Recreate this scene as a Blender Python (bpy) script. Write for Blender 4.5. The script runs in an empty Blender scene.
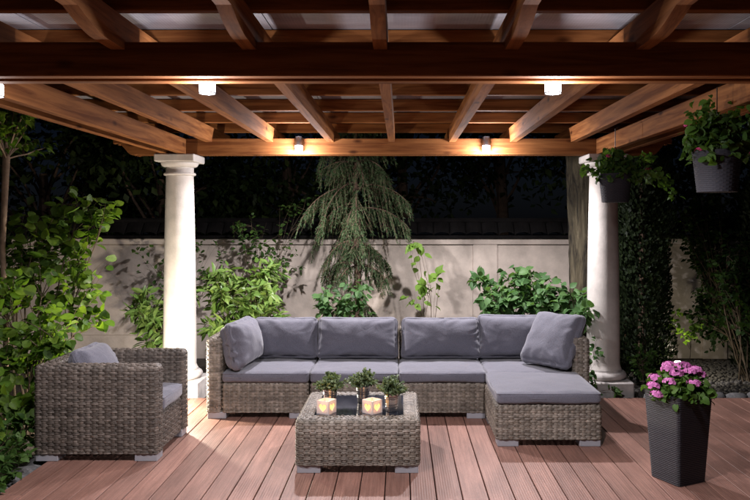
import bpy, bmesh, math, random
import numpy as np
from mathutils import Vector, Matrix, noise
PI = math.pi
R = math.radians
random.seed(7)
rng = np.random.default_rng(7)
scn = bpy.context.scene
C = scn.collection

# ------------------------------------------------------------------ camera
cam_d = bpy.data.cameras.new('camera'); cam = bpy.data.objects.new('camera', cam_d); C.objects.link(cam)
cam.location = (0, 0, 1.6); cam.rotation_euler = (PI / 2, 0, 0)
cam_d.sensor_width = 36; cam_d.lens = 35
cam_d.shift_x = -26 / 750; cam_d.shift_y = -28 / 750
cam_d.clip_start = 0.05; cam_d.clip_end = 500
scn.camera = cam

# ------------------------------------------------------------------ night sky, moon, exposure
W = bpy.data.worlds.new('World'); scn.world = W; W.use_nodes = True
nt = W.node_tree; bg = nt.nodes['Background']
sky = nt.nodes.new('ShaderNodeTexSky'); sky.sky_type = 'NISHITA'; sky.sun_disc = False
sky.sun_elevation = R(40.0); sky.sun_rotation = R(150)
tint = nt.nodes.new('ShaderNodeMixRGB'); tint.blend_type = 'MULTIPLY'; tint.inputs[0].default_value = 1; tint.inputs[2].default_value = (0.55, 0.62, 1.0, 1)
nt.links.new(sky.outputs[0], tint.inputs[1]); nt.links.new(tint.outputs[0], bg.inputs[0]); bg.inputs[1].default_value = 0.0009
moon_d = bpy.data.lights.new('moon', 'SUN'); moon_d.energy = 0.01; moon_d.angle = R(0.5); moon_d.color = (0.8, 0.88, 1)
moon = bpy.data.objects.new('moon', moon_d); C.objects.link(moon); moon.rotation_euler = (R(50), 0, R(-30))
vs = scn.view_settings
vs.view_transform = 'Standard'; vs.look = 'None'; vs.exposure = 0.28; vs.gamma = 1.0; vs.use_curve_mapping = False
LAMP_W = 112.0            # each pergola lamp, watts
LAMP_COL = (1.0, 0.94, 0.97)
cy = scn.cycles
cy.use_denoising = True; cy.max_bounces = 7; cy.diffuse_bounces = 4; cy.glossy_bounces = 3
cy.transmission_bounces = 4; cy.transparent_max_bounces = 6; cy.sample_clamp_indirect = 4.0
cy.caustics_reflective = False; cy.caustics_refractive = False

# ------------------------------------------------------------------ materials
MATS = {}
def newmat(name):
    m = bpy.data.materials.new(name); m.use_nodes = True
    nt = m.node_tree; b = nt.nodes['Principled BSDF']
    MATS[name] = m
    return m, nt, b
def nd(nt, t, **kw):
    n = nt.nodes.new(t)
    for k, v in kw.items(): setattr(n, k, v)
    return n
def coords(nt, scale=(1, 1, 1), kind='Object', rnd=0.0):
    tc = nd(nt, 'ShaderNodeTexCoord'); mp = nd(nt, 'ShaderNodeMapping')
    mp.inputs['Scale'].default_value = scale
    nt.links.new(tc.outputs[kind], mp.inputs['Vector'])
    if rnd:
        oi = nd(nt, 'ShaderNodeObjectInfo'); ml = nd(nt, 'ShaderNodeMath', operation='MULTIPLY')
        ml.inputs[1].default_value = rnd
        nt.links.new(oi.outputs['Random'], ml.inputs[0]); nt.links.new(ml.outputs[0], mp.inputs['Location'])
    return mp.outputs[0]
def noise_tex(nt, vec, scale, detail=4, rough=0.55, dist=0.0):
    n = nd(nt, 'ShaderNodeTexNoise'); n.inputs['Scale'].default_value = scale
    n.inputs['Detail'].default_value = detail; n.inputs['Roughness'].default_value = rough
    n.inputs['Distortion'].default_value = dist
    nt.links.new(vec, n.inputs['Vector']); return n.outputs['Fac']
def ramp(nt, fac, stops):
    r = nd(nt, 'ShaderNodeValToRGB'); el = r.color_ramp.elements
    while len(el) < len(stops): el.new(0.5)
    for e, (p, c) in zip(el, stops):
        e.position = p; e.color = (c[0], c[1], c[2], 1) if not isinstance(c, (int, float)) else (c, c, c, 1)
    nt.links.new(fac, r.inputs[0]); return r.outputs[0]
def mul(nt, a, b, fac=1.0):
    m = nd(nt, 'ShaderNodeMixRGB', blend_type='MULTIPLY'); m.inputs[0].default_value = fac
    nt.links.new(a, m.inputs[1]); nt.links.new(b, m.inputs[2]); return m.outputs[0]
def bump(nt, b, h, strength=0.4, dist=0.01):
    n = nd(nt, 'ShaderNodeBump'); n.inputs['Strength'].default_value = strength; n.inputs['Distance'].default_value = dist
    nt.links.new(h, n.inputs['Height']); nt.links.new(n.outputs[0], b.inputs['Normal'])

def wood(name, axis, c1, c2):
    m, nt, b = newmat(name)
    s = [26, 26, 26]; s[axis] = 1.6
    v = coords(nt, tuple(s), rnd=37.0)
    g = noise_tex(nt, v, 1.0, 6, 0.6, 0.6)
    col = ramp(nt, g, [(0.36, c1), (0.62, c2)])
    s2 = [4.0, 4.0, 4.0]; s2[axis] = 1.7
    k = nd(nt, 'ShaderNodeTexVoronoi'); k.inputs['Scale'].default_value = 1.6
    nt.links.new(coords(nt, tuple(s2), rnd=91.0), k.inputs['Vector'])
    kn = ramp(nt, k.outputs['Distance'], [(0.05, (0.22, 0.15, 0.12)), (0.16, (1, 1, 1))])
    col = mul(nt, col, kn, 0.9)
    oi = nd(nt, 'ShaderNodeObjectInfo')
    col = mul(nt, col, ramp(nt, oi.outputs['Random'], [(0, 0.72), (1, 1.0)]))
    nt.links.new(col, b.inputs['Base Color']); b.inputs['Roughness'].default_value = 0.8; b.inputs['Specular IOR Level'].default_value = 0.12
    bump(nt, b, g, 0.3, 0.004)
for ax, n in enumerate('xyz'):
    wood('wood_' + n, ax, (0.150, 0.050, 0.015), (0.32, 0.130, 0.042))

def mat_deck():
    m, nt, b = newmat('deck')
    g = noise_tex(nt, coords(nt, (60, 2.5, 60), rnd=53.0), 1.0, 5, 0.6)
    sp = noise_tex(nt, coords(nt, (3, 1.2, 3), rnd=11.0), 1.4, 4, 0.6)
    col = ramp(nt, g, [(0.3, (0.24, 0.118, 0.088)), (0.7, (0.385, 0.205, 0.158))])
    col = mul(nt, col, ramp(nt, sp, [(0.3, 0.66), (0.65, 1.0)]))
    oi = nd(nt, 'ShaderNodeObjectInfo')
    col = mul(nt, col, ramp(nt, oi.outputs['Random'], [(0, 0.7), (1, 1.0)]))
    fn = noise_tex(nt, coords(nt, (260, 60, 260), rnd=5.0), 1.0, 2)
    col = mul(nt, col, ramp(nt, fn, [(0.35, 0.8), (0.65, 1.0)]))
    nt.links.new(col, b.inputs['Base Color'])
    b.inputs['Roughness'].default_value = 0.55
    wv = nd(nt, 'ShaderNodeTexWave', bands_direction='X'); wv.inputs['Scale'].default_value = 21.0
    nt.links.new(coords(nt), wv.inputs['Vector'])
    ad = nd(nt, 'ShaderNodeMath', operation='ADD'); nt.links.new(wv.outputs['Fac'], ad.inputs[0]); nt.links.new(g, ad.inputs[1])
    bump(nt, b, ad.outputs[0], 0.3, 0.002)
mat_deck()

def simple(name, col, rough=0.6, metal=0.0, var=0.0, scale=8.0, bmp=0.0, bscale=60.0, spec=None):
    m, nt, b = newmat(name)
    b.inputs['Roughness'].default_value = rough; b.inputs['Metallic'].default_value = metal
    if spec is not None: b.inputs['Specular IOR Level'].default_value = spec
    if var:
        n = noise_tex(nt, coords(nt), scale, 5, 0.6)
        nt.links.new(ramp(nt, n, [(0.3, [c * (1 - var) for c in col]), (0.7, [min(1, c * (1 + var * 0.4)) for c in col])]), b.inputs['Base Color'])
    else:
        b.inputs['Base Color'].default_value = (*col, 1)
    if bmp:
        bump(nt, b, noise_tex(nt, coords(nt), bscale, 4), bmp, 0.004)
    return m
simple('plaster_wall', (0.56, 0.485, 0.42), 0.9, var=0.42, scale=2.2, bmp=0.5, bscale=38)
simple('column_stone', (0.52, 0.49, 0.455), 0.85, var=0.26, scale=4.5, bmp=0.35, bscale=55)
simple('column_base_stone', (0.50, 0.47, 0.45), 0.85, var=0.45, scale=7, bmp=0.4, bscale=40)
simple('coping_tile', (0.009, 0.008, 0.008), 0.95, var=0.5, scale=6, bmp=0.3, spec=0.1)
simple('foot_metal', (0.30, 0.30, 0.33), 0.45, var=0.1)
simple('lamp_metal', (0.12, 0.11, 0.11), 0.3, metal=0.9)
simple('planter_black', (0.016, 0.015, 0.02), 0.42)
simple('pot_grey', (0.03, 0.03, 0.038), 0.75, spec=0.25)
simple('wire', (0.05, 0.05, 0.05), 0.4, metal=0.8)
simple('soil', (0.028, 0.018, 0.012), 0.95, var=0.5, scale=30, bmp=0.8, bscale=50)
simple('earth', (0.035, 0.026, 0.018), 0.95, var=0.6, scale=5, bmp=1.0, bscale=30)
simple('gravel_stone', (0.10, 0.092, 0.085), 0.8, var=0.4, scale=15)
simple('edge_stone', (0.13, 0.128, 0.13), 0.85, var=0.5, scale=9, bmp=0.5, bscale=40)
simple('bark_brown', (0.10, 0.062, 0.04), 0.9, var=0.5, scale=14, bmp=0.7, bscale=30)
simple('bark_pale', (0.20, 0.14, 0.09), 0.85, var=0.4, scale=20, bmp=0.5, bscale=50)
simple('twig', (0.075, 0.052, 0.03), 0.85, var=0.3)
simple('green_stem', (0.07, 0.10, 0.03), 0.7)
simple('tin', (0.62, 0.60, 0.60), 0.26, metal=1.0, var=0.15, scale=20)
simple('copper', (0.68, 0.40, 0.27), 0.28, metal=1.0, var=0.2, scale=20)
def mat_lantern():
    m, nt, b = newmat('lantern_white'); b.inputs['Base Color'].default_value = (0.66, 0.65, 0.68, 1); b.inputs['Roughness'].default_value = 0.6
    tr = nd(nt, 'ShaderNodeBsdfTranslucent'); tr.inputs['Color'].default_value = (0.8, 0.74, 0.68, 1); mx = nd(nt, 'ShaderNodeMixShader'); mx.inputs[0].default_value = 0.4
    nt.links.new(b.outputs[0], mx.inputs[1]); nt.links.new(tr.outputs[0], mx.inputs[2]); nt.links.new(mx.outputs[0], nt.nodes['Material Output'].inputs['Surface'])
mat_lantern()
simple('wax', (0.85, 0.72, 0.5), 0.5)
simple('glass_dark', (0.012, 0.014, 0.02), 0.06, spec=0.7)
simple('dark_liner', (0.02, 0.016, 0.013), 0.9)
simple('petal_pink', (0.64, 0.19, 0.49), 0.7, var=0.5, scale=45)
simple('petal_deep', (0.40, 0.03, 0.13), 0.6)

def mat_ground():
    m, nt, b = newmat('ground_mulch')
    v = coords(nt)
    n1 = noise_tex(nt, v, 1.2, 6, 0.65); n2 = noise_tex(nt, v, 24, 5, 0.7)
    col = ramp(nt, n2, [(0.3, (0.016, 0.012, 0.008)), (0.7, (0.075, 0.055, 0.038))])
    col = mul(nt, col, ramp(nt, n1, [(0.3, 0.6), (0.7, 1.0)]))
    nt.links.new(col, b.inputs['Base Color']); b.inputs['Roughness'].default_value = 0.95
    bump(nt, b, n2, 1.0, 0.03)
mat_ground()

def mat_wicker(name, c1, c2, c3):
    m, nt, b = newmat(name)
    g = nd(nt, 'ShaderNodeNewGeometry')
    a = ramp(nt, g.outputs['Random Per Island'], [(0.0, c1), (0.55, c2), (1.0, c3)])
    n = noise_tex(nt, coords(nt, (14, 14, 45)), 1.0, 4, 0.65)
    a = mul(nt, a, ramp(nt, n, [(0.3, 0.62), (0.7, 1.0)]))
    bk = noise_tex(nt, coords(nt, (22, 22, 17), rnd=3.0), 1.0, 1)
    a = mul(nt, a, ramp(nt, bk, [(0.38, 0.72), (0.6, 1.0)]))
    bd = noise_tex(nt, coords(nt, (1.5, 1.5, 24), rnd=13.0), 1.0, 3, 0.6)
    a = mul(nt, a, ramp(nt, bd, [(0.35, 0.6), (0.6, 1.0)]))
    nt.links.new(a, b.inputs['Base Color']); b.inputs['Roughness'].default_value = 0.55
    f = noise_tex(nt, coords(nt, (20, 20, 420)), 1.0, 2)
    bump(nt, b, f, 0.3, 0.002)
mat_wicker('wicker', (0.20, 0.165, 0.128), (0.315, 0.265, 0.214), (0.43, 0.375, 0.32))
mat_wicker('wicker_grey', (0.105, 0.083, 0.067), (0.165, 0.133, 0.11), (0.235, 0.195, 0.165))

def mat_fabric(name, c):
    m, nt, b = newmat(name)
    v = coords(nt, rnd=9.0)
    n = noise_tex(nt, v, 5, 5, 0.6)
    w = noise_tex(nt, coords(nt, (900, 900, 900)), 1.0, 2)
    col = ramp(nt, n, [(0.3, [x * 0.86 for x in c]), (0.7, c)])
    ml = noise_tex(nt, coords(nt, (190, 190, 190)), 1.0, 2, 0.7)
    col = mul(nt, col, ramp(nt, ml, [(0.32, 0.62), (0.62, 1.0)]))
    nt.links.new(col, b.inputs['Base Color']); b.inputs['Roughness'].default_value = 0.95
    b.inputs['Sheen Weight'].default_value = 0.25
    n2 = noise_tex(nt, v, 11, 3, 0.5, 1.2)
    ad = nd(nt, 'ShaderNodeMath', operation='MULTIPLY_ADD'); ad.inputs[1].default_value = 0.06
    nt.links.new(w, ad.inputs[0]); nt.links.new(n2, ad.inputs[2])
    bump(nt, b, ad.outputs[0], 0.35, 0.012)
mat_fabric('fabric', (0.132, 0.132, 0.168))

def mat_leaf(name, cols, rough=0.5, trans=0.35):
    m, nt, b = newmat(name)
    g = nd(nt, 'ShaderNodeNewGeometry'); oi = nd(nt, 'ShaderNodeObjectInfo')
    ad = nd(nt, 'ShaderNodeMath', operation='ADD'); fr = nd(nt, 'ShaderNodeMath', operation='FRACT')
    nt.links.new(g.outputs['Random Per Island'], ad.inputs[0]); nt.links.new(oi.outputs['Random'], ad.inputs[1])
    nt.links.new(ad.outputs[0], fr.inputs[0])
    k = len(cols)
    col = ramp(nt, fr.outputs[0], [(i / max(1, k - 1), c) for i, c in enumerate(cols)])
    n = noise_tex(nt, coords(nt), 30, 3)
    col = mul(nt, col, ramp(nt, n, [(0.3, 0.75), (0.7, 1.0)]))
    nt.links.new(col, b.inputs['Base Color']); b.inputs['Roughness'].default_value = rough
    b.inputs['Specular IOR Level'].default_value = 0.22
    tr = nd(nt, 'ShaderNodeBsdfTranslucent'); mx = nd(nt, 'ShaderNodeMixShader'); mx.inputs[0].default_value = trans
    br = nd(nt, 'ShaderNodeMixRGB', blend_type='MULTIPLY'); br.inputs[0].default_value = 1; br.inputs[2].default_value = (1.5, 1.5, 0.7, 1)
    nt.links.new(col, br.inputs[1]); nt.links.new(br.outputs[0], tr.inputs['Color'])
    nt.links.new(b.outputs[0], mx.inputs[1]); nt.links.new(tr.outputs[0], mx.inputs[2])
    nt.links.new(mx.outputs[0], nt.nodes['Material Output'].inputs['Surface'])
mat_leaf('leaf_bright', [(0.05, 0.11, 0.014), (0.085, 0.17, 0.02), (0.14, 0.23, 0.03), (0.035, 0.08, 0.014)])
mat_leaf('leaf_mid', [(0.04, 0.09, 0.022), (0.06, 0.13, 0.03), (0.09, 0.17, 0.035)])
mat_leaf('leaf_rhodo', [(0.09, 0.17, 0.035), (0.13, 0.23, 0.05), (0.20, 0.29, 0.075), (0.07, 0.13, 0.03)], 0.35, 0.25)
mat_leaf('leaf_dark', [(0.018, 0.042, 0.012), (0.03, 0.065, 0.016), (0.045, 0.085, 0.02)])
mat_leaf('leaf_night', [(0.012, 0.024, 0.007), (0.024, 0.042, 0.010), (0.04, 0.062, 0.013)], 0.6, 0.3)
mat_leaf('leaf_hydrangea', [(0.055, 0.125, 0.045), (0.085, 0.18, 0.06), (0.125, 0.235, 0.08)])
mat_leaf('leaf_sapling', [(0.12, 0.23, 0.035), (0.17, 0.30, 0.05), (0.20, 0.34, 0.06)])
mat_leaf('leaf_geranium', [(0.05, 0.11, 0.02), (0.08, 0.17, 0.03), (0.12, 0.22, 0.05)])
mat_leaf('leaf_herb', [(0.08, 0.12, 0.06), (0.13, 0.18, 0.09), (0.22, 0.27, 0.16)], 0.5, 0.25)
mat_leaf('needle', [(0.028, 0.058, 0.022), (0.042, 0.078, 0.03), (0.068, 0.105, 0.042)], 0.6, 0.15)
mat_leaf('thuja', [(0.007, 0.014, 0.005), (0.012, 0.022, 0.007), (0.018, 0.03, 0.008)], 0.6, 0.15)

def mat_bark():
    m, nt, b = newmat('bark_rugged')
    v = coords(nt, (9, 9, 1.5))
    n = noise_tex(nt, v, 1.5, 7, 0.7, 0.8)
    nt.links.new(ramp(nt, n, [(0.38, (0.014, 0.011, 0.007)), (0.55, (0.085, 0.07, 0.042)), (0.75, (0.16, 0.135, 0.085))]), b.inputs['Base Color'])
    b.inputs['Roughness'].default_value = 0.95; bump(nt, b, n, 1.0, 0.03)
mat_bark()

def mat_emit(name, col, s):
    m, nt, b = newmat(name)
    b.inputs['Base Color'].default_value = (*col, 1)
    b.inputs['Emission Color'].default_value = (*col, 1); b.inputs['Emission Strength'].default_value = s
mat_emit('lamp_glow', (0.85, 0.90, 1.0), 14.0)
mat_emit('heart_glow', (1.0, 0.50, 0.13), 1.9)
mat_emit('flame', (1.0, 0.62, 0.2), 4.0)
mat_emit('garden_glow', (1.0, 0.93, 0.85), 6.0)

def mat_roof():
    m, nt, b = newmat('roof_sheet')
    v = coords(nt)
    n = noise_tex(nt, coords(nt, (1.5, 5, 1)), 1.2, 5, 0.6)
    nt.links.new(ramp(nt, n, [(0.3, (0.22, 0.22, 0.25)), (0.7, (0.38, 0.38, 0.42))]), b.inputs['Base Color'])
    b.inputs['Roughness'].default_value = 0.2; b.inputs['Specular IOR Level'].default_value = 0.8
    wv = nd(nt, 'ShaderNodeTexWave', bands_direction='X'); wv.inputs['Scale'].default_value = 20.0
    nt.links.new(v, wv.inputs['Vector']); bump(nt, b, wv.outputs['Fac'], 0.12, 0.004)
mat_roof()

# ------------------------------------------------------------------ mesh helpers
def link(o): C.objects.link(o); return o
def mk(name, me, mat, parent=None, loc=None, smooth=False):
    o = link(bpy.data.objects.new(name, me))
    if mat is not None and not me.materials: me.materials.append(MATS[mat])
    if parent is not None: o.parent = parent
    if loc is not None: o.location = loc
    if smooth: me.polygons.foreach_set('use_smooth', [True] * len(me.polygons))
    return o
def np_mesh(name, V, F):
    """V (n,3) array, F (m,k) int array of equal-size faces, or a list of such arrays"""
    Fs = F if isinstance(F, list) else [F]
    me = bpy.data.meshes.new(name)
    V = np.asarray(V, dtype=np.float32)
    me.vertices.add(len(V)); me.vertices.foreach_set('co', V.ravel())
    loops = np.concatenate([f.ravel() for f in Fs]).astype(np.int32)
    tot = np.concatenate([np.full(len(f), f.shape[1], dtype=np.int32) for f in Fs])
    st = np.concatenate([[0], np.cumsum(tot)[:-1]]).astype(np.int32)
    me.loops.add(len(loops)); me.loops.foreach_set('vertex_index', loops)
    me.polygons.add(len(tot)); me.polygons.foreach_set('loop_start', st); me.polygons.foreach_set('loop_total', tot)
    me.update(calc_edges=True); me.validate()
    return me
class MB:
    def __init__(s): s.v = []; s.f = []
    def add(s, vs, fs):
        n = len(s.v); s.v += [tuple(p) for p in vs]; s.f += [tuple(i + n for i in f) for f in fs]; return s
    def box(s, x0, x1, y0, y1, z0, z1, c=0.0):
        if c <= 0:
            return s.add([(x0,y0,z0),(x1,y0,z0),(x1,y1,z0),(x0,y1,z0),(x0,y0,z1),(x1,y0,z1),(x1,y1,z1),(x0,y1,z1)],
                         [(0,3,2,1),(4,5,6,7),(0,1,5,4),(1,2,6,5),(2,3,7,6),(3,0,4,7)])
        bm = bmesh.new(); bmesh.ops.create_cube(bm, size=1)
        for v in bm.verts:
            v.co = ((x0 + x1) / 2 + v.co.x * (x1 - x0), (y0 + y1) / 2 + v.co.y * (y1 - y0), (z0 + z1) / 2 + v.co.z * (z1 - z0))
        bmesh.ops.bevel(bm, geom=list(bm.edges), offset=c, segments=1, affect='EDGES')
        bm.verts.index_update()
        s.add([v.co[:] for v in bm.verts], [[v.index for v in f.verts] for f in bm.faces]); bm.free(); return s
    def tube(s, pts, rad, n=8, cap=True):
        pts = [Vector(p) for p in pts]; m = len(pts)
        if isinstance(rad, (int, float)): rad = [rad] * m
        up = None; vs = []; fs = []
        for i, p in enumerate(pts):
            t = (pts[min(i + 1, m - 1)] - pts[max(i - 1, 0)]).normalized()
            if up is None: up = t.orthogonal().normalized()
            else:
                up = (up - t * up.dot(t))
                up = up.normalized() if up.length > 1e-6 else t.orthogonal().normalized()
            w = t.cross(up)
            for k in range(n):
                a = 2 * PI * k / n
                vs.append(p + (up * math.cos(a) + w * math.sin(a)) * rad[i])
        for i in range(m - 1):
            for k in range(n):
                fs.append((i*n+k, i*n+(k+1)%n, (i+1)*n+(k+1)%n, (i+1)*n+k))
        if cap: fs.append(tuple(range(n))[::-1]); fs.append(tuple((m-1)*n + k for k in range(n)))
        return s.add(vs, fs)
    def lathe(s, prof, n=24, cx=0, cy=0, cap0=True, cap1=True):
        vs = []; fs = []
        for (r, z) in prof:
            for k in range(n):
                a = 2 * PI * k / n; vs.append((cx + r * math.cos(a), cy + r * math.sin(a), z))
        for i in range(len(prof) - 1):
            for k in range(n): fs.append((i*n+k, i*n+(k+1)%n, (i+1)*n+(k+1)%n, (i+1)*n+k))
        if cap0: fs.append(tuple(range(n))[::-1])
        if cap1: fs.append(tuple((len(prof)-1)*n + k for k in range(n)))
        return s.add(vs, fs)
    def prism(s, poly, y0, y1, axis='y'):
        """poly in (a,z), extruded along axis"""
        n = len(poly)
        if axis == 'y': vs = [(a, y0, z) for a, z in poly] + [(a, y1, z) for a, z in poly]
        else: vs = [(y0, a, z) for a, z in poly] + [(y1, a, z) for a, z in poly]
        fs = [tuple(range(n)), tuple(range(2 * n - 1, n - 1, -1))]
        for i in range(n): fs.append((i, (i + 1) % n, n + (i + 1) % n, n + i)[::-1])
        return s.add(vs, fs)
    def mesh(s, name):
        me = bpy.data.meshes.new(name); me.from_pydata(s.v, [], s.f); me.update(); return me
    def build(s, name, mat, parent=None, loc=None, smooth=False, fix=False):
        me = s.mesh(name)
        if fix:
            bm = bmesh.new(); bm.from_mesh(me); bmesh.ops.recalc_face_normals(bm, faces=bm.faces); bm.to_mesh(me); bm.free()
        return mk(name, me, mat, parent, loc, smooth)
def tag(o, label, cat=None, group=None, kind=None):
    if label: o['label'] = label
    if cat: o['category'] = cat
    if group: o['group'] = group
    if kind: o['kind'] = kind
    return o
def thing(name, label, cat, loc=(0, 0, 0), rz=0, group=None):
    o = link(bpy.data.objects.new(name, None)); o.location = loc; o.rotation_euler = (0, 0, rz); o.empty_display_size = 0.1
    return tag(o, label, cat, group)
def smooth_by_angle(o, ang=40):
    me = o.data
    me.polygons.foreach_set('use_smooth', [True] * len(me.polygons))
    try: me.set_sharp_from_angle(angle=R(ang))
    except Exception: pass
    return o

# ------------------------------------------------------------------ woven rattan box
def rrect(a, b, r, fr):
    """points at arc fractions fr (measured on the outer loop) of a rounded rectangle half sizes a,b"""
    sx, sy, c = 2 * (a - r), 2 * (b - r), PI / 2 * r
    return sx, sy, c
def woven_box(name, w, d, z0, z1, r=0.03, rr=0.03, inset=None, pitch=0.039, row=0.0088, grp=2, mat='wicker', parent=None, loc=None):
    """Woven body: weavers run round the plan loop and pass over/under the stakes; the profile climbs the sides, rolls over
    the top edge (radius rr) and runs inward by 'inset' along the top."""
    a, b = w / 2, d / 2
    if inset is None: inset = min(a, b) - 0.004
    sx, sy, cl = 2 * (a - r), 2 * (b - r), PI / 2 * r
    L = 2 * (sx + sy) + 4 * cl
    ns = max(8, int(round(L / pitch / 2)) * 2); spu = 4
    nu = ns * spu
    u = np.arange(nu) / nu * L
    segs = [('s', sx), ('c', cl), ('s', sy), ('c', cl), ('s', sx), ('c', cl), ('s', sy), ('c', cl)]
    which = np.zeros(nu, int); tt = np.zeros(nu); acc = 0
    for i, (k, l) in enumerate(segs):
        m = (u >= acc - 1e-9) & (u < acc + l - 1e-9) if i < 7 else (u >= acc - 1e-9)
        which[m] = i; tt[m] = (u[m] - acc) / max(l, 1e-9); acc += l
    def loop(delta):
        aa, bb = a - delta, b - delta; q = max(r - delta, 0.002); q = min(q, aa * 0.98, bb * 0.98)
        P = np.zeros((nu, 2)); N = np.zeros((nu, 2))
        corners = [(aa - q, -(bb - q), -PI/2), (aa - q, bb - q, 0), (-(aa - q), bb - q, PI/2), (-(aa - q), -(bb - q), PI)]
        for i in range(8):
            m = which == i; t = tt[m]
            if i % 2:
                cx, cy_, a0 = corners[i // 2]; an = a0 + t * PI / 2
                N[m] = np.stack([np.cos(an), np.sin(an)], 1); P[m] = np.array([cx, cy_]) + q * N[m]
            else:
                s = i // 2
                if s == 0: P[m] = np.stack([-(aa - q) + t * 2 * (aa - q), np.full(len(t), -bb)], 1); N[m] = (0, -1)
                if s == 1: P[m] = np.stack([np.full(len(t), aa), -(bb - q) + t * 2 * (bb - q)], 1); N[m] = (1, 0)
                if s == 2: P[m] = np.stack([(aa - q) - t * 2 * (aa - q), np.full(len(t), bb)], 1); N[m] = (0, 1)
                if s == 3: P[m] = np.stack([np.full(len(t), -aa), (bb - q) - t * 2 * (bb - q)], 1); N[m] = (-1, 0)
        return P, N
    hs = z1 - rr - z0; arc = PI / 2 * rr; flat = max(0, inset - rr)
    H = hs + arc + flat
    nrow = max(2, int(round(H / row))); row = H / nrow
    def prof(v):
        if v < hs: return 0.0, z0 + v, 1.0, 0.0
        if v < hs + arc:
            t = (v - hs) / rr; return rr * (1 - math.cos(t)), z1 - rr + rr * math.sin(t), math.cos(t), math.sin(t)
        return rr + (v - hs - arc), z1, 0.0, 1.0
    A = 0.0050
    k = np.arange(nu); ph = np.cos(PI * k / spu)            # +1 on even stakes, -1 on odd
    ph = np.sign(ph) * np.abs(ph) ** 0.5
    def surf(v, disp):
        de, z, nh, nz = prof(v)
        P, N = loop(min(de, min(a, b) - 0.004))
        out = np.zeros((nu, 3)); d_ = np.asarray(disp)
        out[:, :2] = P + N * (nh * d_)[:, None]; out[:, 2] = z + nz * d_
        return out
    V = []; F = []; base = 0
    idx = np.arange(nu); nx = (idx + 1) % nu
    for j in range(nrow):
        sgn = 1 if (j // grp) % 2 else -1
        jit = random.uniform(-0.0009, 0.0009)
        v0, v1 = j * row + row * 0.04, (j + 1) * row - row * 0.04
        vm1, vm2 = v0 + (v1 - v0) * 0.3, v0 + (v1 - v0) * 0.7
        off = ph * A * sgn + jit
        wob = 0.0008 * np.sin(k * 0.9 + j * 2.1) + rng.normal(size=nu) * 0.0003
        for vv, e in ((v0, -0.0034), ((v0 + v1) / 2, 0.0), (v1, -0.0034)): V.append(surf(vv, off + e + wob))
        for q in range(2):
            o0 = base + q * nu
            F.append(np.stack([o0 + idx, o0 + nx, o0 + nu + nx, o0 + nu + idx], 1))
        base += 3 * nu
    # stakes
    si = np.arange(ns) * spu
    sw = 0.30                                                # half width in pitch units
    ng = int(math.ceil(nrow / grp)); nv = ng * 2 + 1
    de_v = [prof(min(i * row * grp / 2, H)) for i in range(nv)]
    fine = []
    for i in range(nv):
        de, z, nh, nz = de_v[i]
        P, N = loop(min(de, min(a, b) - 0.004))
        j = (i - 1) / 2
        rowsgn = (1 if (i // 2) % 2 else -1) if i % 2 else 0
        d_ = -np.where((np.arange(ns) % 2) == 0, 1, -1) * rowsgn * A * 0.8
        Pn = np.roll(P, -1, 0); Pp = np.roll(P, 1, 0)
        c = P[si]; l = c + (Pp[si] - c) * sw * spu; rr_ = c + (Pn[si] - c) * sw * spu
        for q, dd in ((l, -0.004), (c, 0.0), (rr_, -0.004)):
            o = np.zeros((ns, 3)); o[:, :2] = q + N[si] * (nh * (d_ + dd))[:, None]; o[:, 2] = z + nz * (d_ + dd); fine.append(o)
    for i in range(nv - 1):
        for q in range(2):
            b0 = base + (i * 3 + q) * ns; b1 = base + ((i + 1) * 3 + q) * ns
            s_ = np.arange(ns); F.append(np.stack([b0 + s_, b0 + ns + s_, b1 + ns + s_, b1 + s_], 1))
    V += fine
    me = np_mesh(name, np.concatenate(V), np.concatenate(F))
    return mk(name, me, mat, parent, loc, True)

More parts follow.
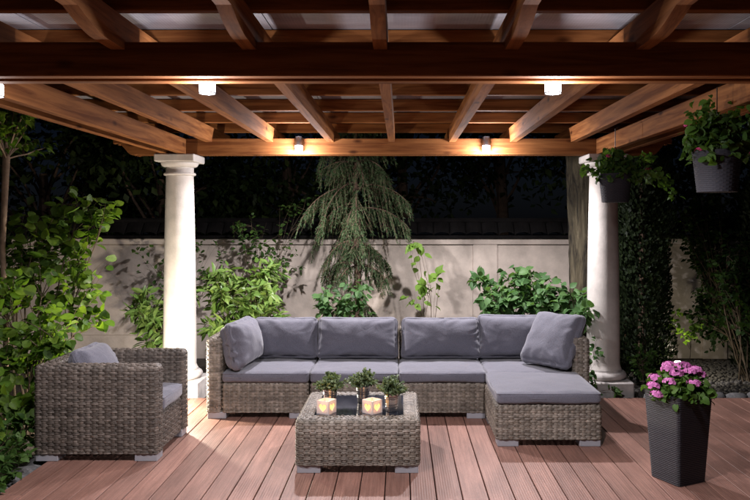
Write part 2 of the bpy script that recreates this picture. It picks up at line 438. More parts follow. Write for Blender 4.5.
# ------------------------------------------------------------------ cushions
def cushion_mesh(name, w, d, h, rad=0.035, bulge=0.02, n=22, pinch=0.0, seed=0, amp=0.006, side=0.0, pillow=0.0):
    """rounded box cushion; pillow>0 thins it towards its rim, pinch pulls the sides in between the corners"""
    bm = bmesh.new()
    bmesh.ops.create_cube(bm, size=2)
    bmesh.ops.subdivide_edges(bm, edges=list(bm.edges), cuts=n, use_grid_fill=True)
    out = []
    for v in bm.verts:
        x, y, z = v.co
        p = Vector((x * w / 2, y * d / 2, z * h / 2))
        rx, ry, rz = min(rad, w/2), min(rad, d/2), min(rad, h/2*0.98)
        core = Vector((max(-w/2 + rx, min(w/2 - rx, p.x)), max(-d/2 + ry, min(d/2 - ry, p.y)), max(-h/2 + rz, min(h/2 - rz, p.z))))
        dv = p - core
        if dv.length > 1e-9: p = core + Vector((dv.x / rx, dv.y / ry, dv.z / rz)).normalized() * 1.0 * Vector((1,1,1)).length / math.sqrt(3) * rx if False else core + Vector((dv.x, dv.y, dv.z)).normalized() * min(rx, rz)
        if pillow:
            f = ((1 - abs(x) ** 3.2) ** 0.5 * (1 - abs(y) ** 3.2) ** 0.5) if abs(x) < 1 and abs(y) < 1 else 0
            p.z *= (1 - pillow) + pillow * f
        p.z += (1 if z > 0 else -1) * abs(z) * bulge * (1 - x * x) * (1 - y * y)
        if pinch:
            p.x *= 1 - pinch * (1 - y * y) * abs(x) ** 2; p.y *= 1 - pinch * (1 - x * x) * abs(y) ** 2
        if pillow: p.x *= 1 - 0.025 * y
        if side:
            p.x += math.copysign(1, x) * side * abs(x) ** 4 * (1 - z * z) * (1 - y * y)
            p.y += math.copysign(1, y) * side * abs(y) ** 4 * (1 - z * z) * (1 - x * x)
        q = Vector((p.x * 5 + seed * 7.3, p.y * 5 + seed, p.z * 5))
        nz = noise.noise(q) + 0.5 * noise.noise(q * 2.3)
        p += v.normal * amp * nz if False else Vector((0, 0, amp * nz * (1 if z > 0 else -1)))
        # creases running in from the corners
        cr = max(abs(x), abs(y)) ** 3 * (1 - 0.5 * min(abs(x), abs(y)))
        p.z += 0.017 * cr * (0.4 + noise.noise(Vector((x * 2 + seed * 3.1, y * 2, z)))) * math.sin(15 * (abs(x) - abs(y)) * (1.2 if x > 0 else 0.8) + 5 * noise.noise(Vector((x * 1.5 + seed, y * 1.5, 2))) + seed * 1.7) * (1 if z > 0 else -1) * (pillow > 0)
        v.co = p
    bmesh.ops.recalc_face_normals(bm, faces=bm.faces)
    me = bpy.data.meshes.new(name); bm.to_mesh(me); bm.free()
    return me
def piping(w, d, z, parent, pinch=0.0, rad=0.03, name='piping', r=0.0045):
    pts = []
    a, b = w / 2, d / 2
    for (cx, cy_, a0) in ((a - rad, -b + rad, -90), (a - rad, b - rad, 0), (-a + rad, b - rad, 90), (-a + rad, -b + rad, 180)):
        for k in range(5):
            t = R(a0 + 22.5 * k); pts.append((cx + rad * math.cos(t), cy_ + rad * math.sin(t), z))
    full = []
    m = len(pts)
    for i in range(m):
        p, q = Vector(pts[i]), Vector(pts[(i + 1) % m])
        k = max(1, int((q - p).length / 0.05))
        for j in range(k):
            s = p.lerp(q, j / k); x, y = s.x / a, s.y / b
            s.x *= 1 - pinch * (1 - min(1, y * y)) * abs(x) ** 2; s.y *= 1 - pinch * (1 - min(1, x * x)) * abs(y) ** 2
            full.append(s)
    full.append(full[0]); 
    mb = MB().tube(full, r, 6, cap=False)
    return mb.build(name, 'fabric', parent, smooth=True)

# ------------------------------------------------------------------ foliage helpers
def leaf_template(kind):
    if kind == 'tiny':      # folded diamond
        V = np.array([(0,0,0),(-.30,.45,.07),(0,.5,0),(.30,.45,.07),(0,1,-.06)], float)
        F = np.array([(0,2,1),(0,3,2),(1,2,4),(2,3,4)])
        return V, F
    st = {'ovate': [(0.12, .20), (0.32, .36), (0.58, .33), (0.82, .16)],
          'round': [(0.06, .30), (0.30, .50), (0.62, .46), (0.88, .22)],
          'lance': [(0.15, .10), (0.38, .17), (0.62, .16), (0.85, .08)]}[kind]
    V = [(0, 0, 0)]; F = []
    for t, w in st:
        cz = -0.16 * t * t
        V += [(-w, t, cz + w * 0.30), (0, t, cz), (w, t, cz + w * 0.30)]
    V.append((0, 1, -0.2))
    F += [(0, 2, 1, 1), (0, 3, 2, 2)]
    tri = [(0, 2, 1), (0, 3, 2)]
    for i in range(3):
        a = 1 + 3 * i; b = a + 3
        tri += [(a, a+1, b+1), (a, b+1, b), (a+1, a+2, b+2), (a+1, b+2, b+1)]
    e = 1 + 9
    tri += [(e, e+1, 13), (e+1, e+2, 13)]
    return np.array(V, float), np.array(tri)
def basis(D, N):
    D = D / (np.linalg.norm(D, axis=1, keepdims=True) + 1e-9)
    N = N - (N * D).sum(1, keepdims=True) * D
    N = N / (np.linalg.norm(N, axis=1, keepdims=True) + 1e-9)
    return np.cross(D, N), D, N
def leaves_mesh(name, P, D, N, S, kind):
    T, F = leaf_template(kind)
    X, Y, Z = basis(D, N)
    wf = rng.uniform(0.72, 1.2, len(P))[:, None, None]; cf = rng.uniform(-0.4, 2.2, len(P))[:, None, None]
    V = P[:, None, :] + S[:, None, None] * (wf * T[None, :, 0:1] * X[:, None, :] + T[None, :, 1:2] * Y[:, None, :] + cf * T[None, :, 2:3] * Z[:, None, :])
    n = len(T)
    FF = (F[None] + (np.arange(len(P)) * n)[:, None, None]).reshape(-1, 3)
    return np_mesh(name, V.reshape(-1, 3), FF)
LEAF_ME = {}
def leaf_objects(P, D, N, S, kind, mat, parent):
    key = (kind, mat)
    if key not in LEAF_ME:
        T, F = leaf_template(kind); me = np_mesh('leaf', T, F); me.materials.append(MATS[mat])
        me.polygons.foreach_set('use_smooth', [True] * len(me.polygons)); LEAF_ME[key] = me
    X, Y, Z = basis(D, N)
    for i in range(len(P)):
        o = bpy.data.objects.new('leaf', LEAF_ME[key]); C.objects.link(o); o.parent = parent
        s = S[i]; a, c = s * rng.uniform(0.75, 1.15), s * rng.uniform(0.3, 2.0)
        o.matrix_basis = Matrix(((X[i][0]*a, Y[i][0]*s, Z[i][0]*c, P[i][0]), (X[i][1]*a, Y[i][1]*s, Z[i][1]*c, P[i][1]), (X[i][2]*a, Y[i][2]*s, Z[i][2]*c, P[i][2]), (0, 0, 0, 1)))
def sprout(mb, base, tip, r0, bend=0.15, seg=6):
    base, tip = Vector(base), Vector(tip); L = (tip - base).length
    side = Vector((random.uniform(-1, 1), random.uniform(-1, 1), random.uniform(0.2, 1))) * bend * L
    pts = []
    for i in range(seg + 1):
        t = i / seg; pts.append(base.lerp(tip, t) + side * math.sin(PI * t) * 0.6 + Vector((random.uniform(-1,1), random.uniform(-1,1), random.uniform(-1,1))) * 0.012 * L * (0 < i < seg))
    mb.tube(pts, [r0 * (1 - 0.75 * i / seg) for i in range(seg + 1)], 5)
    return pts
def shrub(name, label, cat, base, clumps, kind, size, mat, stem='twig', nind=0, droop=0.35, group=None, twigs=5, per=9, stem_r=0.012, flat=0.5, facing=0.0, trunk=None):
    """clumps: (x,y,z,rx,ry,rz,n) in world space; stems run from the base to each clump, leaves sit along twigs inside it"""
    t = thing(name, label, cat, base, group=group)
    b = Vector(base); mb = MB(); P = []; D = []; N = []; S = []
    for (x, y, z, rx, ry, rz, n) in clumps:
        c = Vector((x, y, z)) - b
        stems = sprout(mb, (random.uniform(-.08, .08), random.uniform(-.08, .08), 0) if trunk is None else Vector(trunk) - b, c, stem_r)
        done = 0
        while done < n:
            # a twig from the stem into the clump
            q = rng.normal(size=3); q /= np.linalg.norm(q); rad = rng.uniform(0.35, 1.0) ** 0.6
            tip = c + Vector((q[0] * rx * rad, q[1] * ry * rad, q[2] * rz * rad))
            st = random.choice(stems[3:])
            pts = sprout(mb, st, tip, stem_r * 0.4, 0.12, 4)
            m = min(per, n - done)
            for k in range(m):
                u = rng.uniform(0.35, 1.05); i = min(3, int(u * 4)); f = u * 4 - i
                p = pts[i].lerp(pts[i + 1], min(f, 1.0))
                ax = (pts[i + 1] - pts[i]).normalized()
                az = rng.uniform(0, 2 * PI)
                o1 = ax.orthogonal().normalized(); o2 = ax.cross(o1)
                dv = (o1 * math.cos(az) + o2 * math.sin(az)) * 0.85 + ax * rng.uniform(0.2, 0.9) + Vector((0, 0, -droop * rng.uniform(0.3, 1.5)))
                P.append(p + dv.normalized() * size * 0.15); D.append(dv)
                nn = Vector((rng.normal() * flat, rng.normal() * flat - facing, 1.0)); N.append(nn)
                S.append(size * rng.uniform(0.55, 1.15))
            done += m
    P = np.array([p[:] for p in P]); D = np.array([p[:] for p in D]); N = np.array([p[:] for p in N]); S = np.array(S)
    mb.build('stems', stem, t)
    if nind:
        # leaves that show largest: nearest to the camera side and biggest
        score = (P[:, 1] + b.y) - S * 6
        o = np.argsort(score); a_, r_ = o[:nind], o[nind:]
        leaf_objects(P[a_], D[a_], N[a_], S[a_], kind, mat, t)
    else: r_ = np.arange(len(P))
    if len(r_):
        fo = mk('foliage', leaves_mesh('foliage', P[r_], D[r_], N[r_], S[r_], kind), mat, t, smooth=True); fo['kind'] = 'stuff'
    return t

# ================================================================== GROUND AND DECK
g = MB()
gx = np.linspace(-60, 60, 25)
g.add([(-60, -20, -0.09), (60, -20, -0.09), (60, 100, -0.09), (-60, 100, -0.09)], [(0, 1, 2, 3)])
tag(g.build('ground', 'ground_mulch'), 'dark mulched garden soil around the deck', kind='structure')

PITCH = 0.1514
deck = thing('deck', None, None, (0, 0, 0)); deck['kind'] = 'structure'; deck['label'] = 'red-brown composite board deck'
BOARDS = {}
def board(x, y0, y1):
    key = round(y1 - y0, 3)
    if key not in BOARDS:
        me = MB().box(-PITCH/2 + 0.0032, PITCH/2 - 0.0032, 0, y1 - y0, -0.024, 0, 0.0022).mesh('board'); me.materials.append(MATS['deck']); BOARDS[key] = me
    o = bpy.data.objects.new('board', BOARDS[key]); C.objects.link(o); o.parent = deck; o.location = (x, y0, random.uniform(-.0008, .0008))
DK_B = 6.62
k = -16
for k in range(-17, 24):
    x = 0.207 + PITCH * (k + 0.5)
    if x < -2.36 or x > 3.75: continue
    j = [4.27, 5.9, 3.3, 7.7, 5.0, 8, 3.7][k % 7] if (x < -2.0 or x > 2.1) else 9
    if x < -2.2: j = 4.272
    if 1.5 < j < DK_B - 0.3:
        board(x, -1.6, j - 0.002); board(x, j + 0.002, DK_B)
    else: board(x, -1.6, DK_B)
MB().box(-2.30, 3.70, -1.58, DK_B - 0.02, -0.085, -0.03).build('joist_frame', 'dark_liner', deck)
MB().box(-2.40, 3.78, DK_B + 0.003, DK_B + 0.025, -0.085, -0.004, 0.002).build('fascia_board', 'deck', deck)

# ================================================================== PERGOLA
per = thing('pergola', 'brown timber pergola with rafters, purlins and sheet roof above the seating', 'pergola', (0, 6.98, 0))
def pb(name, x0, x1, y0, y1, z0, z1, mat, c=0.004):
    """a timber whose own origin is its centre, so grain and tone vary from one to the next"""
    cx, cy_, cz = (x0+x1)/2, (y0+y1)/2, (z0+z1)/2
    return MB().box(x0-cx, x1-cx, y0-cy_, y1-cy_, z0-cz, z1-cz, c).build(name, mat, per, (cx, cy_ - 6.98, cz))
CLX, CRX, CY = -2.117, 1.935, 6.98
BZ0, BZ1 = 2.24, 2.39
RZ0, RZ1 = 2.356, 2.496
# front double beam
pb('front_beam', -3.2, 3.1, 3.195, 3.255, BZ0, BZ1, 'wood_x')
pb('front_beam', -3.2, 3.1, 3.312, 3.378, BZ0, BZ1, 'wood_x')
# back double header with scrolled ends
def header(y0, y1):
    xl, xr = -2.72, 2.56; poly = [(xl + .22, BZ0), (xr - .22, BZ0)]
    for i in range(1, 9):
        t = i / 8; poly.append((xr - .22 + .22 * t, BZ0 + 0.10 * (t - 0.28 * math.sin(2 * PI * t))))
    poly += [(xr, BZ1 - .002), (xl, BZ1 - .002)]
    for i in range(8, 0, -1):
        t = i / 8; poly.append((xl + .22 - .22 * t, BZ0 + 0.10 * (t - 0.28 * math.sin(2 * PI * t))))
    o = MB().prism(poly, y0 - 6.98, y1 - 6.98).build('header_beam', 'wood_x', per, fix=True); return o
header(6.89, 6.95); header(7.01, 7.07)
for xs in ((-2.09, -2.03), (-2.25, -2.19), (1.845, 1.905), (2.005, 2.065)):
    pb('side_beam', xs[0], xs[1], 3.381, 6.887, BZ0 + .002, BZ1 - .004, 'wood_y')
for xs in ((-2.09, -2.03), (-2.25, -2.19), (1.845, 1.905), (2.005, 2.065)):
    pb('side_beam', xs[0], xs[1], 2.55, 3.192, BZ0 + .002, BZ1 - .004, 'wood_y')
# rafters with ogee tails at both ends
def rafter(x):
    yf, yb = 2.36, 7.62; h = RZ1 - RZ0
    poly = []
    def tail(y_in, y_out):
        L = y_out - y_in; pts = []
        pts.append((y_in, RZ0))
        for i in range(1, 9):
            t = i / 8; pts.append((y_in + L * (0.12 + 0.38 * t), RZ0 + 0.052 * (1 - math.cos(PI / 2 * t)) + 0.006 * t))
        pts.append((y_in + L * 0.62, RZ0 + 0.058))
        for i in range(1, 7):
            t = i / 6; pts.append((y_in + L * (0.62 + 0.38 * t), RZ0 + 0.058 + 0.05 * t * t))
        return pts
    poly += tail(3.10, yf)[::-1]
    poly += tail(7.2, yb)
    poly += [(yb, RZ1), (yf, RZ1)]
    o = MB().prism([(a - 5, z - 2.4) for a, z in poly], -0.03, 0.03, axis='x').build('rafter', 'wood_y', per, (x, 5 - 6.98, 2.4), fix=True)
for k in range(-4, 5): rafter(-0.09 + 0.575 * k)
PUR = [2.41, 3.09, 3.74, 4.44, 5.14, 5.86, 6.57, 7.30]
for y in PUR: pb('purlin', -2.95, 2.8, y, y + 0.048, RZ1 + 0.001, RZ1 + 0.092, 'wood_x')
for i in range(5):
    x0 = -3.0 + i * 1.17
    MB().box(0.003, 1.167, 0, 5.2, 0, 0.010).build('roof_sheet', 'roof_sheet', per, (x0, 2.34 - 6.98, RZ1 + 0.094))
    if i: pb('joint_strip', x0 - 0.025, x0 + 0.025, 2.36, 7.5, RZ1 + 0.1045, RZ1 + 0.112, 'lamp_metal', 0.001)
# columns
def column(x, label):
    t = thing('column', label, 'column', (x, CY, 0), group='stone columns of the pergola')
    MB().box(-.23, .23, -.223, .223, -0.10, 0.11, 0.012).build('plinth', 'column_base_stone', t)
    pr = [(0.205, 0.111)]
    for i in range(9):
        a = -PI / 2 + PI * i / 8; pr.append((0.178 + 0.036 * math.cos(a), 0.149 + 0.036 * math.sin(a)))
    pr += [(0.172, 0.19), (0.172, 0.205)]
    smooth_by_angle(MB().lathe(pr, 40).build('base_moulding', 'column_base_stone', t), 50)
    sh = [(0.168, 0.206), (0.155, 0.24)]
    for i in range(11):
        s = i / 10; sh.append((0.154 - 0.026 * s ** 1.7 , 0.25 + 1.79 * s))
    smooth_by_angle(MB().lathe(sh, 48).build('shaft', 'column_stone', t), 40)
    cp = [(0.130, 2.041), (0.146, 2.046), (0.150, 2.056), (0.146, 2.066), (0.130, 2.07), (0.130, 2.115)]
    for i in range(7):
        a = PI / 2 * i / 6; cp.append((0.13 + 0.045 * math.sin(a), 2.165 - 0.045 * math.cos(a)))
    smooth_by_angle(MB().lathe(cp, 48).build('capital', 'column_stone', t), 40)
    MB().box(-.188, .188, -.188, .188, 2.167, 2.2375, 0.008).build('abacus', 'column_stone', t)
column(CLX, 'pale stone column behind the wicker armchair, brightly lit at its foot')
column(CRX, 'pale stone column behind the right end of the sofa and the ottoman')

# lamps
def lamp(x, y, z, label, watts=LAMP_W, backy=0.04, spill=17.0):
    t = thing('pergola_lamp', label, 'lamp', (x, y, z), group='lamps under the pergola beams')
    smooth_by_angle(MB().lathe([(0.0, 0.145), (0.030, 0.145), (0.036, 0.138), (0.037, 0.062), (0.034, 0.06), (0.0, 0.06)], 24, cap0=False, cap1=False).build('lamp_body', 'lamp_metal', t), 40)
    smooth_by_angle(MB().lathe([(0.0, 0.0595), (0.035, 0.0595), (0.037, 0.05), (0.037, 0.006), (0.032, 0.0), (0.0, 0.0)], 24, cap0=False, cap1=False).build('lamp_glass', 'lamp_glow' , t), 40)
    smooth_by_angle(MB().lathe([(0.0372, 0.0), (0.0395, 0.001), (0.0395, 0.006), (0.0372, 0.007)], 24, cap0=False, cap1=False).build('rim_ring', 'lamp_metal', t), 40)
    MB().box(-0.012, 0.012, 0.036, backy, 0.08, 0.12).build('bracket', 'lamp_metal', t)
    l = bpy.data.lights.new('lamp_light', 'SPOT'); l.energy = watts; l.color = LAMP_COL; l.shadow_soft_size = 0.03; l.spot_size = R(164); l.spot_blend = 0.55
    o = link(bpy.data.objects.new('lamp_light', l)); o.parent = t; o.location = (0, -0.012, -0.035)
    l = bpy.data.lights.new('lamp_spill', 'POINT'); l.energy = spill; l.color = LAMP_COL; l.shadow_soft_size = 0.03
    o = link(bpy.data.objects.new('lamp_spill', l)); o.parent = t; o.location = (0, -0.055, -0.03)
lamp(-0.91, 3.425, 2.203, 'lit cylinder lamp behind the front beam, above the armchair side', backy=-3.4 + 3.36)
lamp(0.714, 3.425, 2.203, 'lit cylinder lamp behind the front beam, towards the hanging baskets', backy=-3.4 + 3.36)
lamp(-0.96, 6.845, 2.257, 'lit cylinder lamp on the back beam, nearer the column behind the armchair', backy=0.046, watts=178, spill=42)
lamp(-1.99, 3.577, 2.215, 'cylinder lamp on the side beam, cut off by the left edge of the picture', backy=0.04, watts=58, spill=5)
lamp(0.80, 6.845, 2.257, 'lit cylinder lamp on the back beam, nearer the tree trunk', backy=0.046, watts=178, spill=42)

# ================================================================== GARDEN WALL
WY = 9.0
wall = thing('garden_wall', 'cream plastered garden wall with recessed panels and dark tile coping behind the sofa', 'wall', (0, WY, -0.1))
WT = 1.515                                    # wall top above the empty
xs = [-7.64, -4.79, -1.95, 0.89, 3.73, 6.57, 9.4]
MB().box(-9, 9.6, 0.03, 0.2, 0, WT - 0.004).build('panel_backing', 'plaster_wall', wall)
for x in xs:
    MB().box(x, x + 0.3, -0.0, 0.031, 0, WT - 0.095, 0.004).build('pilaster', 'plaster_wall', wall)
for a, b_ in zip(xs[:-1], xs[1:]):
    MB().box(a + 0.303, b_ - 0.003, 0.022, 0.0299, 0.3, WT - 0.095, 0.002).build('wall_panel', 'plaster_wall', wall)
MB().box(-9, 9.6, -0.012, 0.034, WT - 0.092, WT - 0.02, 0.004).build('frieze_band', 'plaster_wall', wall)
MB().box(-9, 9.6, -0.05, 0.26, WT - 0.018, WT + 0.02, 0.004).build('coping_slab', 'coping_tile', wall)
cp = MB()
x = -9.0
while x < 9.5:
    for s in (0, 1):
        p0, p1 = ((-0.055, 0.022), (0.10, 0.185)) if s == 0 else ((0.265, 0.022), (0.10, 0.185))
        n = 6; vs = []
        for j, (yy, zz) in enumerate((p0, p1)):
            for i in range(n + 1):
                a = PI * i / n; vs.append((x + 0.1 - 0.098 * math.cos(a), yy, WT + zz + 0.04 * math.sin(a)))
        cp.add(vs, [(i, i + 1, n + 1 + i + 1, n + 1 + i) for i in range(n)])
    x += 0.2
cp.box(-9, 9.6, 0.06, 0.15, WT + 0.17, WT + 0.235, 0.02)
o = cp.build('coping_tiles', 'coping_tile', wall); o['kind'] = 'stuff'

# ================================================================== SOFA
FOOT = MB().box(-.075, .075, -.06, .06, 0, 0.052, 0.003).mesh('foot'); FOOT.materials.append(MATS['foot_metal'])
def feet(t, w, d, z=0.0):
    for sx in (-1, 1):
        for sy in (-1, 1):
            o = link(bpy.data.objects.new('foot', FOOT)); o.parent = t; o.location = (sx * (w/2 - 0.085), sy * (d/2 - 0.07), z)
SF, SD = 5.92, 0.80                       # sofa front, depth
ARM = 0.12; SEATZ = 0.29; TOPZ = 0.655
def seat_cushion(t, w, d, x, y, z, seed, h=0.088):
    e = mk('seat_cushion', cushion_mesh('seat_cushion', w, d, h, 0.026, 0.014, 26, seed=seed, amp=0.007, side=0.010), 'fabric', t, (x, y, z + h/2), True)
    piping(w - 0.006, d - 0.006, h/2 - 0.012, e, rad=0.022); return e
def sofa_module(name, label, x0, x1, arm=None, seed=0):
    w = x1 - x0; t = thing(name, label, 'sofa', ((x0 + x1)/2, SF + SD/2, 0), group='rattan sofa modules')
    bx0, bx1 = -w/2, w/2
    if arm == 'l':
        woven_box('arm', ARM, SD - 0.006, 0.05, TOPZ, 0.03, 0.03, parent=t, loc=(-w/2 + ARM/2, 0, 0)); bx0 += ARM + 0.006
    if arm == 'r':
        woven_box('arm', ARM + 0.02, SD - 0.006, 0.05, TOPZ, 0.03, 0.03, parent=t, loc=(w/2 - ARM/2 - .01, 0, 0)); bx1 -= ARM + 0.026
    bw = bx1 - bx0; bx = (bx0 + bx1)/2
    woven_box('base', bw - 0.006, SD - 0.135, 0.05, SEATZ, 0.02, 0.02, inset=0.05, parent=t, loc=(bx, -0.066, 0))
    MB().box(bx - bw/2 + 0.03, bx + bw/2 - 0.03, -SD/2 + 0.03, SD/2 - 0.16, SEATZ - 0.03, SEATZ - 0.012).build('seat_panel', 'dark_liner', t)
    woven_box('backrest', bw - 0.006, 0.12, 0.05, 0.65, 0.025, 0.03, parent=t, loc=(bx, SD/2 - 0.062, 0))
    feet(t, w, SD)
    seat_cushion(t, bw - 0.008, SD - 0.135, bx, -0.075, SEATZ + 0.001, seed)
    return t
MX = [-1.583, -0.745, -0.02, 0.70, 1.535]
sofa_module('sofa_module', 'rattan corner sofa module with an arm, next to the armchair', MX[0], MX[1] - .004, 'l', 1)
sofa_module('sofa_module', 'armless rattan sofa module behind the potted herbs, second from the armchair', MX[1] + .004, MX[2] - .004, None, 2)
sofa_module('sofa_module', 'armless rattan sofa module left of the ottoman, third from the armchair', MX[2] + .004, MX[3] - .004, None, 3)
sofa_module('sofa_module', 'rattan corner sofa module with an arm, behind the ottoman', MX[3] + .004, MX[4], 'r', 4)

def pillow(label, w, h, t, loc, rx, rz=0, ry=0, seed=0, pil=0.5, group='loose grey back cushions'):
    """standing cushion: local x=width, y=height; tilted back by rx from vertical"""
    o = thing('cushion', label, 'cushion', loc, group=group)
    o.rotation_euler = (R(90 - rx), R(ry), R(rz))
    cv = mk('cover', cushion_mesh('cover', w, h, t, 0.07, 0.046, 36, pinch=0.045, seed=seed, amp=0.014, pillow=pil), 'fabric', o, None, True)
    piping(w - 0.004, h - 0.004, 0, o, pinch=0.045, rad=0.07, name='seam', r=0.004)
    return o
CZ = SEATZ + 0.093
py = 6.50
pillow('grey cushion standing against the back of the corner module beside the armchair', 0.60, 0.375, 0.17, (-1.03, py, CZ + 0.185), 14, 0, seed=11)
pillow('grey back cushion on the second sofa module from the armchair, above the potted herbs', 0.735, 0.375, 0.18, (-0.385, py, CZ + 0.185), 14, 0, seed=12)
pillow('grey back cushion on the third sofa module from the armchair, right of the herbs', 0.725, 0.375, 0.18, (0.355, py, CZ + 0.183), 14, 1, seed=13)
pillow('grey back cushion of the last sofa module, partly hidden by the leaning cushion', 0.70, 0.40, 0.18, (1.02, py + .01, CZ + 0.195), 13, -3, seed=14)
pillow('grey cushion seen edge-on against the sofa arm nearest the armchair', 0.60, 0.40, 0.19, (-1.345, 6.20, CZ + 0.195), 12, 84, seed=15)
pillow('grey cushion tilted on one corner against the sofa arm nearest the planter', 0.50, 0.50, 0.17, (1.28, 6.12, CZ + 0.232), 34, -48, ry=0, seed=16)

# ottoman
ot = thing('ottoman', 'square rattan ottoman with a grey seat cushion in front of the sofa', 'ottoman', (1.055, 5.18 + 0.365, 0))
woven_box('base', 0.755, 0.725, 0.05, 0.296, 0.03, 0.025, inset=0.06, parent=ot)
MB().box(-.34, .34, -.325, .325, 0.265, 0.283).build('seat_panel', 'dark_liner', ot)
feet(ot, 0.755, 0.725)
seat_cushion(ot, 0.745, 0.72, 0, 0, 0.298, 9, 0.088)

# ================================================================== ARMCHAIR (faces +x)
AX0, AX1, AY0, AY1 = -2.453, -1.62, 4.86, 5.555
ac = thing('armchair', 'rattan armchair with a grey seat cushion in front of the left column', 'armchair', ((AX0 + AX1)/2, (AY0 + AY1)/2, 0))
aw, ad = AX1 - AX0, AY1 - AY0
for s in (-1, 1):
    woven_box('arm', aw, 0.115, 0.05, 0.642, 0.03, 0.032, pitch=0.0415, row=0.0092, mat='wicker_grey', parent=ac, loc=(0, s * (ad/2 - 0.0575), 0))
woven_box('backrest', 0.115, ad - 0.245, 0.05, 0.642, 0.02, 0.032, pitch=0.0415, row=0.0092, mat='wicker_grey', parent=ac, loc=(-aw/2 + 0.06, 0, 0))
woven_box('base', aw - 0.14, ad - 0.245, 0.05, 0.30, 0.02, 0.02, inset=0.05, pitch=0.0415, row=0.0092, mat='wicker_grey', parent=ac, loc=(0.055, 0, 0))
feet(ac, aw, ad)
seat_cushion(ac, aw - 0.14, ad - 0.245, 0.065, 0, 0.303, 21, 0.10)
pillow('grey cushion on the armchair, leaning on its back under the leaves', 0.46, 0.36, 0.16, (AX0 + 0.27, (AY0 + AY1)/2, 0.555), 26, 90, seed=22)

# ================================================================== COFFEE TABLE
TX0, TX1, TY0, TY1 = -0.673, 0.121, 4.63, 5.41
tb = thing('coffee_table', 'low square rattan coffee table with dark glass top', 'table', ((TX0 + TX1)/2, (TY0 + TY1)/2, 0))
tw, td = TX1 - TX0, TY1 - TY0
woven_box('body', tw, td, 0.05, 0.342, 0.035, 0.03, inset=0.105, pitch=0.040, row=0.009, parent=tb)
TG = 0.3405
MB().box(-tw/2 + 0.098, tw/2 - 0.098, -td/2 + 0.098, td/2 - 0.098, TG - 0.008, TG, 0.002).build('glass_top', 'glass_dark', tb)
feet(tb, tw, td)

# herb pots
def herb_pot(x, y, label, mat, rz, size=1.35, nl=420):
    t = thing('potted_herb', label, 'potted plant', (x, y, TG + 0.0005), rz, group='potted herbs on the coffee table')
    H = 0.118; pr = [(0.036, 0.0), (0.038, 0.003)]
    for i in range(1, 40):
        s = i / 40; rr = 0.038 + 0.012 * s
        for c in (0.30, 0.40, 0.72, 0.82): rr += 0.0022 * math.exp(-((s - c) / 0.022) ** 2)
        pr.append((rr, H * s))
    pr += [(0.053, H), (0.0535, H + 0.003), (0.050, H + 0.003), (0.047, H - 0.012)]
    smooth_by_angle(MB().lathe(pr, 32, cap1=False).build('pot', mat, t), 60)
    MB().lathe([(0.0, H - 0.013), (0.0475, H - 0.012)], 24, cap0=False, cap1=False).build('potting_soil', 'soil', t)
    mb = MB(); P, D, N, S = [], [], [], []
    for k in range(84):
        az = rng.uniform(0, 2*PI); el = rng.uniform(0.3, 1.5)
        d = Vector((math.cos(az) * math.cos(el), math.sin(az) * math.cos(el), math.sin(el) * 0.95 + 0.1)); L = rng.uniform(0.055, 0.09) * size
        b0 = Vector((rng.normal() * 0.013, rng.normal() * 0.013, H - 0.012)); tip = b0 + d * L + Vector((0, 0, -0.012 * math.cos(el)))
        pts = sprout(mb, b0, tip, 0.0012, 0.15, 4)
        for i in range(18):
            u = rng.uniform(0.3, 1.0); p = b0.lerp(tip, u)
            dv = d * rng.uniform(0.2, 1) + Vector(rng.normal(size=3)) * 0.6
            P.append(p[:]); D.append(dv[:]); N.append((rng.normal() * .5, rng.normal() * .5, 1)); S.append(rng.uniform(0.014, 0.028))
    mb.build('stems', 'green_stem', t)
    f = mk('foliage', leaves_mesh('foliage', np.array(P), np.array(D), np.array(N), np.array(S), 'ovate'), 'leaf_herb', t, smooth=True); f['kind'] = 'stuff'
herb_pot(-0.485, 4.99, 'bushy herb in a ribbed tin pot behind the left candle lantern', 'tin', 0.3)
herb_pot(-0.265, 5.10, 'bushy herb in a ribbed tin pot, the rear middle one of three', 'tin', 1.0)
herb_pot(-0.062, 4.86, 'bushy herb in a ribbed tin pot at the right edge of the glass', 'tin', 2.0)

